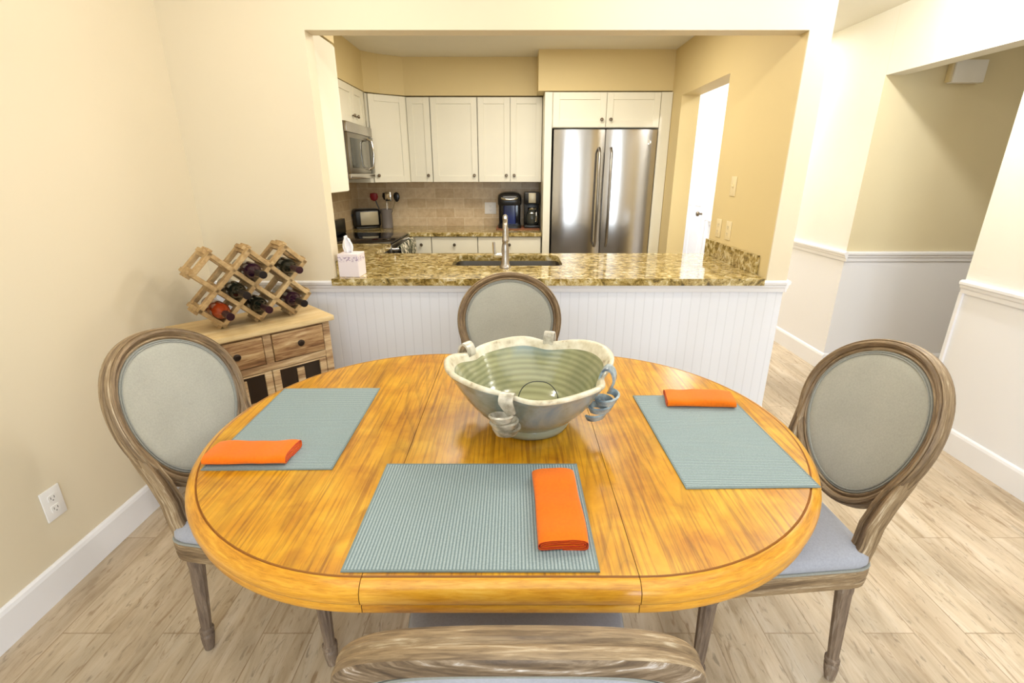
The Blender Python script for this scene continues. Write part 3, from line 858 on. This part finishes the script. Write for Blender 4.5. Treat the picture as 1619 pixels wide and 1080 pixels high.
for sx in (-1, 1):
    a, b = (-hw + .058, -.021) if sx < 0 else (.021, hw - .058)
    mb = MB(); mb.box(a, b, f - .006, f + .02, .632, .762, .004); dr = mb.build('drawer', M['drawerwood'], t)
    mb = MB(); mb.lathe([(.006, 0), (.006, .012), (.015, .016), (.016, .022), (.010, .028), (.001, .029)], 14, ((a + b) / 2, f - .006, .70), Matrix.Rotation(PI / 2, 4, 'X')); mb.build('knob', M['bronze'], dr)
    a, b = (-hw + .058, -.002) if sx < 0 else (.002, hw - .058)
    mb = MB()
    st, mu = .032, .034
    mb.box(a, a + st, f, f + .02, .115, .592, .002); mb.box(b - st, b, f, f + .02, .115, .592, .002)
    mb.box((a + b) / 2 - mu / 2, (a + b) / 2 + mu / 2, f + .002, f + .018, .14, .57)
    for z0, z1 in ((.115, .15), (.275, .30), (.43, .455), (.585, .592)): mb.box(a + st, b - st, f + .001, f + .019, z0, z1)
    dr = mb.build('door', M['cabinetwood'], t)
    mb = MB(); mb.box(a + st - .004, b - st + .004, f + .009, f + .012, .14, .59); mb.build('glass', M['pane'], dr)
for sx in (-1, 1):
    for sy in (-1, 1):
        mb = MB(); x = sx * (hw - .042); y = sy * (hd - .035)
        mb.box(x - .022, x + .022, y - .02, y + .02, 0, .08, .004); mb.build('leg', M['cabinetwood'], t)

# wine rack: planks of a diamond lattice
P_ = .155; side = P_ / math.sqrt(2)
RZ = HT + P_ / 2 + .008
rack_c = FR + Vector((-nx, -ny)) * .298 + Vector((-ny, nx)) * (.10 + .085)
t = thing('wine_rack', 'pale wooden diamond-lattice wine rack on the corner cabinet', 'wine rack', (rack_c.x, rack_c.y, HT), CA)
cells = [(-2, 0), (0, 0), (2, 0), (-1, 1), (1, 1), (-2, 2), (0, 2), (2, 2)]   # half-pitch units
sset = set()
for (i, j) in cells:
    sset.add(((i + j) // 2, (j - i) // 2))
TH = .019
def plank(fixed, lo, hi, kind):
    # rotated coordinates (s,t): x=(s-t)*P/2, z=(s+t)*P/2
    e = .085
    lo -= e; hi += e
    if kind == 's': p0, p1 = (fixed, lo), (fixed, hi)
    else: p0, p1 = (lo, fixed), (hi, fixed)
    def xz(p): return Vector(((p[0] - p[1]) * P_ / 2, 0, (p[0] + p[1]) * P_ / 2 + P_ / 2 + .023))
    a, b = xz(p0), xz(p1); d = (b - a); Ln = d.length; d.normalize()
    ang = math.atan2(d.z, d.x)
    mb = MB()
    Mx = Matrix.Translation((a + b) / 2) @ Matrix.Rotation(-ang, 4, 'Y')
    # two long rails front and back with end blocks between (an open slot shows light)
    for (y0, y1) in ((-.085, -.05), (.05, .085)):
        mb.box(-Ln / 2, Ln / 2, y0, y1, -TH / 2, TH / 2, .002, 1, 0, Mx)
    cells_n = int(round(hi - lo - 2 * e))
    for q in range(cells_n + 1):
        xx = -Ln / 2 + (e + q) * side
        mb.box(xx - .022, xx + .022, -.05, .05, -TH / 2 + .001, TH / 2 - .001, 0, 1, 0, Mx)
    o = mb.build('slat', M['rackwood'], t, smooth=False)
lines = {}
for (s_, t_) in sset:
    for fx in (s_ - .5, s_ + .5): lines.setdefault(('s', fx), set()).add(t_)
    for fx in (t_ - .5, t_ + .5): lines.setdefault(('t', fx), set()).add(s_)
for (kind, fx), vals in sorted(lines.items()):
    vals = sorted(vals); run = [vals[0]]
    for v in vals[1:] + [None]:
        if v is not None and v == run[-1] + 1: run.append(v)
        else:
            plank(fx, run[0] - .5, run[-1] + .5, kind); run = [v]
# dark bottles, necks toward the room
R_B = .036
def bottle(i, j, body, foil, label):
    zc = HT + P_ / 2 + .023 + j * P_ / 2 - .012
    off = Vector((nx, ny)) * (i * P_ / 2)
    t = thing('wine_bottle', label, 'bottle', (rack_c.x + off.x, rack_c.y + off.y, zc), CA, 'wine bottles in the rack')
    Mx = Matrix.Rotation(PI / 2, 4, 'X')
    mb = MB(); mb.lathe([(.0, -.098), (.03, -.098), (R_B, -.09), (R_B, .075), (.034, .092), (.022, .118), (.0145, .132), (.0135, .15)], 22, (0, 0, 0), Mx, cap0=False); mb.build('body', M[body], t)
    mb = MB(); mb.lathe([(.0145, .138), (.0145, .196), (.0165, .198), (.0165, .210), (.0, .211)], 18, (0, 0, 0), Mx, cap0=False); mb.build('capsule', M[foil], t)
bottle(-2, 0, 'bottle_amber', 'foil', 'amber wine bottle at the bottom left of the wooden rack')
bottle(0, 0, 'bottle', 'foil', 'dark wine bottle in the middle of the bottom row of the rack')
bottle(2, 0, 'bottle_red', 'foil_blk', 'dark purple wine bottle at the bottom right of the rack')
bottle(-1, 1, 'bottle', 'foil_blk', 'dark wine bottle alone in the middle row of the rack')
bottle(0, 2, 'bottle_red', 'foil_blk', 'dark wine bottle in the top row, centre of the rack')
bottle(2, 2, 'bottle', 'foil', 'dark wine bottle at the top right of the wooden rack')

# ------------------------------------------------------------------ dining table
TX, TY, TT = -.024, 1.278, .76
HB, LEAF = .603, .254
# (inset, height, material slot): 0 top, 1 dark finish in the grooves, 2 rim with the grain along the edge
PROF = [(.034, .760, 0), (.0285, .760, 1), (.026, .757, 1), (.0235, .7595, 2), (.016, .7575, 2), (.008, .752, 2), (.002, .744, 2), (0, .734, 2), (.001, .722, 2), (.005, .7145, 1), (.009, .712, 2), (.0075, .708, 2), (.0075, .694, 2), (.014, .686, 2), (.05, .686, 2)]
t = thing('dining_table', 'golden oak oval dining table with a centre leaf', 'table', (TX, TY, 0))
def tabletop_end(sx):
    mb = MB(); n = 56
    rings = []
    for d, z, m_ in PROF:
        r = []
        for k in range(n + 1):
            a = -PI / 2 + PI * k / n
            r.append((sx * (LEAF + .0014 + max(0, (HB - .022 - d) * math.cos(a))), (HB - d) * math.sin(a), z))
        rings.append(r)
    mb.loops(rings, False, mis=[p[2] for p in PROF])
    for r in (rings[0], rings[-1]): mb.face(r)
    # joint face
    mb.face([r[0] for r in rings] + [r[-1] for r in reversed(rings)], 1)
    return mb.build('tabletop', [M['table'], M['table_groove'], M['table_rim']], t, angle=50)
for sx in (-1, 1): tabletop_end(sx)
mb = MB()
ring0 = [(y, z) for y, z in [(-(HB - d), z) for d, z, m_ in PROF]]
sec = ring0 + [(-y, z) for y, z in reversed(ring0)]
mats_ = [p[2] for p in PROF[:-1]]
A = [(-LEAF, y, z) for y, z in sec]; B = [(LEAF, y, z) for y, z in sec]
va = [mb.bm.verts.new(p) for p in A]; vb = [mb.bm.verts.new(p) for p in B]
ns = len(sec)
for i in range(ns):
    j = (i + 1) % ns
    fc = mb.bm.faces.new((va[i], va[j], vb[j], vb[i]))
    for l_, c_ in zip(fc.loops, ((-LEAF + 3, i * .01), (-LEAF + 3, i * .01 + .01), (LEAF + 3, i * .01 + .01), (LEAF + 3, i * .01))): l_[mb.uv].uv = c_
    k = i if i < len(PROF) - 1 else (ns - 2 - i if i >= len(PROF) else None)
    fc.material_index = PROF[k][2] if (k is not None and 0 <= k < len(PROF)) else 0
mb.bm.faces.new(va).material_index = 1; mb.bm.faces.new(vb).material_index = 1
mb.build('leaf', [M['table_leaf'], M['table_groove'], M['table_rim']], t, angle=50)
# apron
mb = MB(); n = 40
def stad(off, z):
    out = []
    for sx in (1, -1):
        for k in range(n + 1):
            a = -PI / 2 + PI * k / n
            out.append((sx * (LEAF + (HB - .022 - off) * math.cos(a)), sx * (HB - off) * math.sin(a), z))
    return out
mb.loops([stad(.13, .686), stad(.13, .635), stad(.15, .635), stad(.15, .686)], True, wrap=False); mb.build('apron', M['table_leaf'], t)
mb = MB(); mb.lathe([(.085, .16), (.10, .18), (.10, .24), (.075, .28), (.06, .36), (.075, .46), (.095, .52), (.085, .58), (.11, .62), (.18, .65), (.18, .686)], 32); mb.build('pedestal', M['table_leaf'], t)
for k in range(4):
    a = PI / 4 + k * PI / 2
    c, s_ = math.cos(a), math.sin(a)
    mb = MB()
    prof = [(.06, .20, .05), (.13, .19, .045), (.20, .14, .04), (.27, .075, .034), (.33, .04, .034)]
    rings = []
    for r, z, h in prof:
        w = .032
        rings.append([Vector((r * c - w * s_ * q, r * s_ + w * c * q, z + h * p)) for q, p in ((-1, -1), (1, -1), (1, 1), (-1, 1))])
    rings = [[Vector((v.x, v.y, max(v.z, 0.0))) for v in r] for r in rings]
    mb.loops(rings, True, True, True); mb.build('foot', M['table_leaf'], t)

# ------------------------------------------------------------------ placemats and napkins
def placemat(label, loc, rz, w=.48, h=.338):
    t = thing('placemat', label, 'placemat', loc, rz, 'blue-grey placemats on the table')
    mb = MB(); mb.box(-w / 2 + .004, w / 2 - .004, -h / 2 + .004, h / 2 - .004, 0.0004, .0035, .001, 1); mb.build('weave', M['placemat'], t)
    mb = MB()
    for b in ((-w / 2, -w / 2 + .006, -h / 2, h / 2), (w / 2 - .006, w / 2, -h / 2, h / 2), (-w / 2 + .006, w / 2 - .006, -h / 2, -h / 2 + .004), (-w / 2 + .006, w / 2 - .006, h / 2 - .004, h / 2)): mb.box(*b, 0.0004, .0033)
    mb.build('hem', M['hem'], t, smooth=False)
    return t
placemat('ribbed blue-grey placemat on the near side of the table, nearest the camera', (-.080, .886, TT), 0, .48, .352)
placemat('blue-grey placemat at the left end of the table', (-.616, 1.277, TT), PI / 2 + math.radians(.6), .48, .325)
placemat('blue-grey placemat at the right end of the table', (.557, 1.213, TT), PI / 2 - math.radians(1.0) * -1, .50, .318)

def napkin(label, loc, rz, w, l, seed):
    t = thing('napkin', label, 'napkin', loc, rz, 'folded orange cloth napkins')
    rnd = random.Random(seed)
    H_ = .0145
    # flattened spiral roll seen from its end
    path = []
    turns = 2.75; NP = 90
    for k in range(NP + 1):
        u = k / NP; a = -PI / 2 + u * turns * 2 * PI
        sh = 1 - u * .62
        hwid = w / 2 - .0045 * u * turns; hh = max(.0016, H_ * (1 - .31 * u * turns))
        cx_, cz_ = math.cos(a), math.sin(a)
        ex = .35
        x = hwid * math.copysign(abs(cx_) ** ex, cx_); z = H_ + hh * math.copysign(abs(cz_) ** .75, cz_)
        path.append(Vector((x, z)))
    th = .0022
    L_, R_ = [], []
    for i, p in enumerate(path):
        tg = path[min(i + 1, NP)] - path[max(i - 1, 0)]
        if tg.length < 1e-7: tg = Vector((1, 0))
        tg.normalize(); nn = Vector((tg.y, -tg.x))
        L_.append(p + nn * th * 0); R_.append(p - nn * th)
    mb = MB(); rings = []
    NS = 18
    for s_ in range(NS + 1):
        v = s_ / NS
        y = (v - .5) * l
        wob = .0012 * math.sin(v * 7 + seed) + .0008 * math.sin(v * 17)
        sq = 1 - .10 * math.exp(-((v - 0) / .05) ** 2) - .04 * math.exp(-((1 - v) / .05) ** 2)
        sk = .003 * math.sin(v * 3.0 + seed)
        rings.append([(p.x + sk + .0008 * math.sin(i * .6 + v * 9), y + .004 * math.sin(p.x * 40 + seed) * (2 * abs(v - .5)), max(.0003, p.y * sq + wob * (p.y > .01))) for i, p in enumerate(L_ + R_[::-1])])
    mb.loops(rings, True)
    # end caps of the cloth thickness
    n_ = NP + 1
    for r in (rings[0], rings[-1]):
        for i in range(NP):
            f_ = mb.face([r[i], r[i + 1], r[2 * n_ - 2 - i], r[2 * n_ - 1 - i]], 1)
    mb.build('cloth', [M['napkin'], M['napkin_in']], t, angle=60)
    return t
NZ = TT + .0035
napkin('rolled orange napkin on the near placemat with its folds facing the camera', (.094, .880, NZ), math.radians(-.6), .104, .242, 1)
napkin('rolled orange napkin on the left placemat', (-.672, 1.092, NZ), math.radians(90), .098, .206, 2)
napkin('rolled orange napkin on the right placemat', (.592, 1.412, NZ), math.radians(-93), .10, .21, 3)

# ------------------------------------------------------------------ pottery bowl
BX, BY = .048, 1.285
t = thing('pottery_bowl', 'large handmade blue-grey pottery bowl with curled ribbon handles on the table', 'bowl', (BX, BY, TT))
def ang_of(x, y): return math.atan2(y - BY, x - BX)
HA = [ang_of(-.035, 1.02), ang_of(.27, 1.205), ang_of(.135, 1.55), ang_of(-.155, 1.40)]
def lobes(a, z):
    w = max(0.0, min(1.0, (z - .05) / .14)) ** 1.4
    f = 0
    for h in HA:
        d = (a - h + PI) % (2 * PI) - PI
        f += math.exp(-(d / .26) ** 2)
    return 1.0 + w * (.035 - .135 * f)
def zrim(a, z):
    w = max(0.0, min(1.0, (z - .08) / .11))
    f = 0
    for h in HA:
        d = (a - h + PI) % (2 * PI) - PI
        f += math.exp(-(d / .35) ** 2)
    return z + w * (-.012 * f + .010 * math.sin(2 * a + .6) + .004 * math.sin(5 * a))
OUT = [(.0, .0), (.098, .0), (.112, .004), (.116, .016), (.112, .026), (.128, .038), (.160, .070), (.186, .105), (.206, .140), (.221, .168), (.231, .182)]
RIM = [(.235, .187), (.235, .194), (.229, .197), (.222, .195), (.218, .189)]
INN = [(.208, .170), (.190, .140), (.170, .105), (.144, .070), (.112, .042), (.075, .028), (.03, .022), (.0, .021)]
prof = OUT + RIM + INN
mb = MB(); n = 128; rings = []
for r, z in prof:
    rg = []
    for i in range(n):
        a = 2 * PI * i / n
        rr = max(r, .0004) * lobes(a, z) * (1 + .006 * math.sin(3 * a + z * 30))
        rg.append((rr * math.cos(a), rr * math.sin(a), zrim(a, z)))
    rings.append(rg)
mis = [0] * len(OUT) + [2] * (len(RIM)) + [1] * len(INN)
rings = [[(x, y, z + .0008) for x, y, z in r] for r in rings]
mb.loops(rings, True, True, True, mis=mis)
mb.build('vessel', [M['glaze'], M['glaze_in'], M['rim']], t, angle=70)
def ribbon(mb, pts, wdirs, widths, th=.006):
    pts = [Vector(p) for p in pts]; rings = []
    for i, p in enumerate(pts):
        tg = (pts[min(i + 1, len(pts) - 1)] - pts[max(i - 1, 0)]).normalized()
        wd = Vector(wdirs[i]); wd = (wd - tg * wd.dot(tg)).normalized()
        nn = tg.cross(wd)
        w = widths[i] / 2
        rings.append([p + wd * w + nn * th / 2, p + wd * w * .6 + nn * th * .62, p - wd * w * .6 + nn * th * .62, p - wd * w + nn * th / 2, p - wd * w - nn * th / 2, p + wd * w - nn * th / 2])
    mb.loops(rings, True, True, True)
def curl_handle(a, mat, up=.03, turns=2.2, spread=.0, cr=.026, strap=.05, pitch=.024, sgn=1, width=.032):
    mb = MB()
    er = Vector((math.cos(a), math.sin(a), 0)); et = Vector((-math.sin(a), math.cos(a), 0)); ez = Vector((0, 0, 1))
    rr = .236 * lobes(a, .19); z0 = zrim(a, .192)
    P, Wd, Wi = [], [], []
    # strap rising from inside the rim, arching outward and down
    for k in range(11):
        u = k / 10
        ang_ = PI * u
        P.append(er * (rr - .012 + .019 * (1 - math.cos(ang_)) ) + ez * (z0 - .004 + up * math.sin(ang_)) + et * (spread * u)); Wd.append(et); Wi.append(width)
    top = P[-1]
    zl = z0 - .05
    for k in range(1, 7):
        u = k / 6
        P.append(top + ez * (-strap * u) + er * (-.012 * u) + et * (sgn * .014 * u)); Wd.append((et * (1 - u) + (ez * .8 + er * .2) * u)); Wi.append(width * (1 - .42 * u))
    # coil hugging the wall, axis upright, its ribbon flaring out at the top
    st = P[-1]
    c = st - et * sgn * cr
    M_ = int(30 * turns)
    for k in range(1, M_ + 1):
        u = k / M_; th = 2 * PI * turns * u
        g = cr * (1 + .22 * math.sin(PI * u * .8))
        rad = et * sgn * math.cos(th) + er * math.sin(th) * .8
        P.append(c + rad * g + er * (.004 - u * turns * pitch * .62) + ez * (-pitch * turns * u)); Wd.append(ez + rad * .55); Wi.append(.0185)
    ribbon(mb, P, Wd, Wi)
    o = mb.build('handle', mat, t, angle=50)
    return o
curl_handle(HA[0], M['handle_c'], .014, 2.6, .004, .027, .040, .026, 1, .036)['label'] = 'cream curled ribbon handle on the near side'
curl_handle(HA[1], M['handle_b'], .034, 2.6, 0, .028, .040, .025, 1, .040)['label'] = 'blue-grey curled ribbon handle on the right'
curl_handle(HA[2], M['handle_c'], .036, 1.6, 0, .022, .05, .024, 1, .032)
curl_handle(HA[3], M['handle_c'], .036, 2.2, 0, .027, .03, .024, -1, .036)
# thin wire ring leaning inside the bowl
mb = MB()
pts = []
for k in range(37):
    a = 2 * PI * k / 36
    x = .058 * math.copysign(abs(math.cos(a)) ** .8, math.cos(a)); z = .050 * math.sin(a)
    pts.append((x, z * .5, .056 + z * 1.1))
mb.tube(pts, .0014, 6, cap=False)
o = mb.build('wire_ring', M['wire'], loc=(BX + .022, BY - .03, TT + .0225)); tag(o, 'thin dark wire ring leaning inside the pottery bowl', 'wire')

# ------------------------------------------------------------------ oval-back chairs
def egg(tt, k):
    """medallion outline; tt=0 top, clockwise seen from the front (+y); k scale of the centre line"""
    x = .226 * math.sin(tt); z = .226 * math.cos(tt)
    x *= 1 + .07 * math.cos(tt)
    if z < 0: z *= 1.06
    return x, z
OC_Z, TILT, YB = .772, math.radians(17), -.232
def back_pt(x, z, y):
    """oval-plane coordinates -> chair local (front = +y)"""
    zz = z
    c, s_ = math.cos(TILT), math.sin(TILT)
    # gentle concave wrap of the back
    y = y + .68 * x * x
    return Vector((x, YB - .084 + (y * c - zz * s_), OC_Z + zz * c + y * s_))
def make_chair(label):
    t = thing('dining_chair', label, 'chair', (0, 0, 0), 0, 'oval-back dining chairs around the table')
    seat = round_poly([(-.226, -.262, .07), (.226, -.262, .07), (.262, .205, .085), (.13, .252, .2), (-.13, .252, .2), (-.262, .205, .085)], 6)
    # ccw -> inset() moves inward
    mb = MB(); rings = []
    for d, z in ((.012, .378), (.002, .382), (.0, .398), (.004, .402), (.004, .408), (0, .412), (0, .432), (.006, .440), (.02, .442)):
        rings.append([(x, y, z) for x, y in inset(seat, d)])
    mb.loops(rings, True, True, True); mb.build('seat_rail', M['chairwood'], t)
    mb = MB(); rings = []
    for d, z in ((.010, .441), (.004, .452), (.006, .470), (.016, .482), (.045, .492), (.09, .498), (.15, .501)):
        rings.append([(x * (1 - d / .245), (y - .01) * (1 - d / .245) + .01, z) for x, y in seat])
    mb.loops(rings, True, True, True); s_ = mb.build('seat', M['seatfab'], t)
    mb = MB(); pp = [(x, y, .444) for x, y in inset(seat, .004)]
    mb.tube(pp + pp[:1], .0045, 6, cap=False); mb.build('piping', M['piping'], s_)
    def flute(a, z):
        return 1 - .085 * (0.5 - .5 * math.cos(a * 10)) if .085 < z < .335 else 1
    for sx in (-1, 1):
        mb = MB()
        mb.lathe([(.010, 0), (.015, .002), (.019, .03), (.021, .052), (.021, .058), (.0165, .064), (.0225, .070), (.0225, .082), (.0165, .0865), (.018, .13), (.0235, .32), (.0245, .333), (.021, .340), (.029, .347), (.029, .356), (.025, .360), (.027, .366), (.030, .40)], 40, (sx * .214, .185, 0), mod=flute)
        mb.build('leg', M['legwood'], t)
        mb = MB(); Mx = Matrix(((1, 0, -sx * .03, 0), (0, 1, .07, 0), (0, 0, 1, 0), (0, 0, 0, 1)))
        mb.lathe([(.010, 0), (.014, .002), (.018, .03), (.020, .052), (.020, .058), (.0155, .064), (.0205, .070), (.0205, .082), (.0155, .0865), (.017, .13), (.022, .33), (.024, .345), (.024, .40)], 40, (sx * .186 + sx * .012, -.208 - .028, 0), Mx, mod=flute)
        mb.build('leg', M['legwood'], t)
    # oval frame
    NT = 72
    prof = [(-.022, .006), (-.021, .013), (-.016, .017), (-.011, .0155), (-.008, .012), (-.004, .020), (.004, .024), (.011, .022), (.014, .016), (.017, .0175), (.021, .013), (.0225, .007), (.0185, .003), (.0185, .001), (.0225, -.002), (.0240, -.009), (.0225, -.015), (.018, -.018), (-.016, -.018), (-.022, -.012)]
    prof = [(d * .84, y) for d, y in prof]
    nf = len(prof)
    rings = []
    for d, y in prof:
        r = []
        for k in range(NT):
            tt = PI + 2 * PI * k / NT
            x, z = egg(tt, 1); x2, z2 = egg(tt + .01, 1); x1, z1 = egg(tt - .01, 1)
            tx, tz = x2 - x1, z2 - z1; l_ = math.hypot(tx, tz)
            nx_, nz_ = -tz / l_, tx / l_
            if nx_ * x + nz_ * z < 0: nx_, nz_ = -nx_, -nz_
            r.append(back_pt(x + nx_ * d, z + nz_ * d, y))
        rings.append(r)
    mb = MB(); mb.loops(rings, True, wrap=True, mis=[0] * 16 + [1] * (nf - 16)); fr = mb.build('back_frame', [M['chairwood'], M['backwood']], t, angle=45)
    # stiles joining the oval to the seat
    for sx in (-1, 1):
        mb = MB()
        xe, ze = egg(math.radians(91), 1)
        ctrl = [(sx * .187, -.222, .425), (sx * .186, -.226, .46), (sx * .184, -.236, .495)]
        pe = back_pt(xe, ze, 0)
        for u in (.22, .46, .72, 1.0):
            x_ = .184 + (xe - .184) * (u ** 1.15); zz_ = .495 + (pe.z - .495) * u
            p_ = back_pt(x_, (zz_ - OC_Z) / math.cos(TILT), -.001)
            y_ = p_.y * min(1, u * 2.2) + (-.236 - .03 * u) * (1 - min(1, u * 2.2))
            ctrl.append((sx * x_, y_, p_.z))
        rings = []
        wds = [(.021, .024), (.021, .024), (.021, .023), (.0205, .0235), (.0195, .0235), (.0165, .022), (.010, .014)]
        for (x, y, z), (w, dpt) in zip(ctrl, wds):
            rings.append([Vector((x + w * p, y + dpt * q, z)) for p, q in ((-1, -.8), (-.8, -1), (.8, -1), (1, -.8), (1, -.2), (.86, -.1), (.86, .1), (1, .2), (1, .8), (.8, 1), (.25, 1), (.15, .86), (-.15, .86), (-.25, 1), (-.8, 1), (-1, .8))])
        mb.loops(rings, True, True, True, swap=True); mb.build('stile', M['chairwood'], t)
    # upholstered pads front and back
    def pad(side, dome, name, mat):
        mb = MB(); rings = []
        for k_, yo in ((1.0, 0), (.985, .35), (.94, .62), (.82, .86), (.6, .97), (.3, 1.0), (.02, 1.0)):
            r = []
            for k in range(NT):
                tt = 2 * PI * k / NT
                x, z = egg(tt, 1)
                f_ = (.226 - .0155) / .226
                r.append(back_pt(x * f_ * k_, z * f_ * k_, side * (.004 + dome * yo)))
            rings.append(r)
        mb.loops(rings, True, False, True)
        o = mb.build(name, mat, t)
        mb = MB()
        for f2 in (.906, .880):
            pp = []
            for k in range(NT + 1):
                tt = 2 * PI * k / NT
                x, z = egg(tt, 1)
                pp.append(back_pt(x * f2, z * f2, side * (.004 + dome * (.45 if f2 > .89 else .58) + .0015)))
            mb.tube(pp, .0028, 6, cap=False)
        mb.build('piping', M['piping'], o)
    pad(1, .017, 'backrest', M['linen']); pad(-1, .012, 'rear_upholstery', M['seatfab'])
    return t
chair0 = make_chair('oval-back dining chair at the left end of the table, beside the corner cabinet')
def put(o, x, y, deg): o.location = (x, y, 0); o.rotation_euler = (0, 0, math.radians(deg)); return o
put(chair0, -.735, 1.345, -95)
c = copy_tree(chair0); c['label'] = 'oval-back dining chair at the right end of the table, near the hallway'; put(c, .725, 1.262, 91)
c = copy_tree(chair0); c['label'] = 'oval-back dining chair behind the pottery bowl, back toward the granite counter'; put(c, -.02, 1.93, 180)
c = copy_tree(chair0); c['label'] = 'nearest oval-back dining chair seen from behind at the bottom edge'; put(c, .006, .755, 0)

# ------------------------------------------------------------------ lights
def light(kind, name, loc, energy, color=(1, 1, 1), size=.1, size_y=None, rot=(0, 0, 0), spread=None):
    l = bpy.data.lights.new(name, kind); l.energy = energy; l.color = color
    if kind == 'AREA':
        l.size = size
        if size_y: l.shape = 'RECTANGLE'; l.size_y = size_y
    else: l.shadow_soft_size = size
    o = bpy.data.objects.new(name, l); COL.objects.link(o); o.location = loc; o.rotation_euler = rot
    return o
WARM = (1, .92, .79)
light('POINT', 'dining_downlight', (.80, 1.80, 2.36), 16, (1, .94, .85), .05)
light('POINT', 'dining_downlight', (-.75, 1.80, 2.36), 10, (1, .94, .85), .05)
light('AREA', 'dining_fill_light', (.3, -.4, 2.42), 34, (.92, .96, 1), 3.0, 2.4)
for wx in (-.08, .88): light('AREA', 'window_daylight', (wx, -2.95, 1.2), 34, (.80, .90, 1), .72, 1.75, (PI / 2, 0, 0))
light('POINT', 'hall_ceiling_light', (2.06, 2.4, 2.36), 36, (.97, .98, 1), .035)
light('AREA', 'hall_far_light', (1.95, 5.6, 2.42), 48, (.92, .95, 1), .7, 2.6)
light('AREA', 'kitchen_ceiling_light', (.1, 3.6, 2.42), 33, WARM, 1.4, .7)
light('AREA', 'recess_fill_light', (3.5, 2.3, 2.42), 5, (1, .93, .78), .8, .8)  # added fill to lift the dark recess, not a real fixture
w = bpy.data.worlds.new('world'); bpy.context.scene.world = w; w.use_nodes = True
bg = w.node_tree.nodes['Background']; bg.inputs['Color'].default_value = (.75, .87, 1, 1); bg.inputs['Strength'].default_value = 1.2

# ------------------------------------------------------------------ camera
cam = bpy.data.cameras.new('camera'); co = bpy.data.objects.new('camera', cam); COL.objects.link(co)
cam.sensor_width = 36; cam.lens = 770 / 1619 * 36
cam.clip_start = .02
cam.shift_x = -(812 - 809.5) / 1619
co.location = (0, 0, 1.46)
co.rotation_euler = (PI / 2 - math.atan(268 / 770), 0, 0)
sc = bpy.context.scene; sc.camera = co
sc.view_settings.view_transform = 'Standard'
sc.view_settings.exposure = 0.13
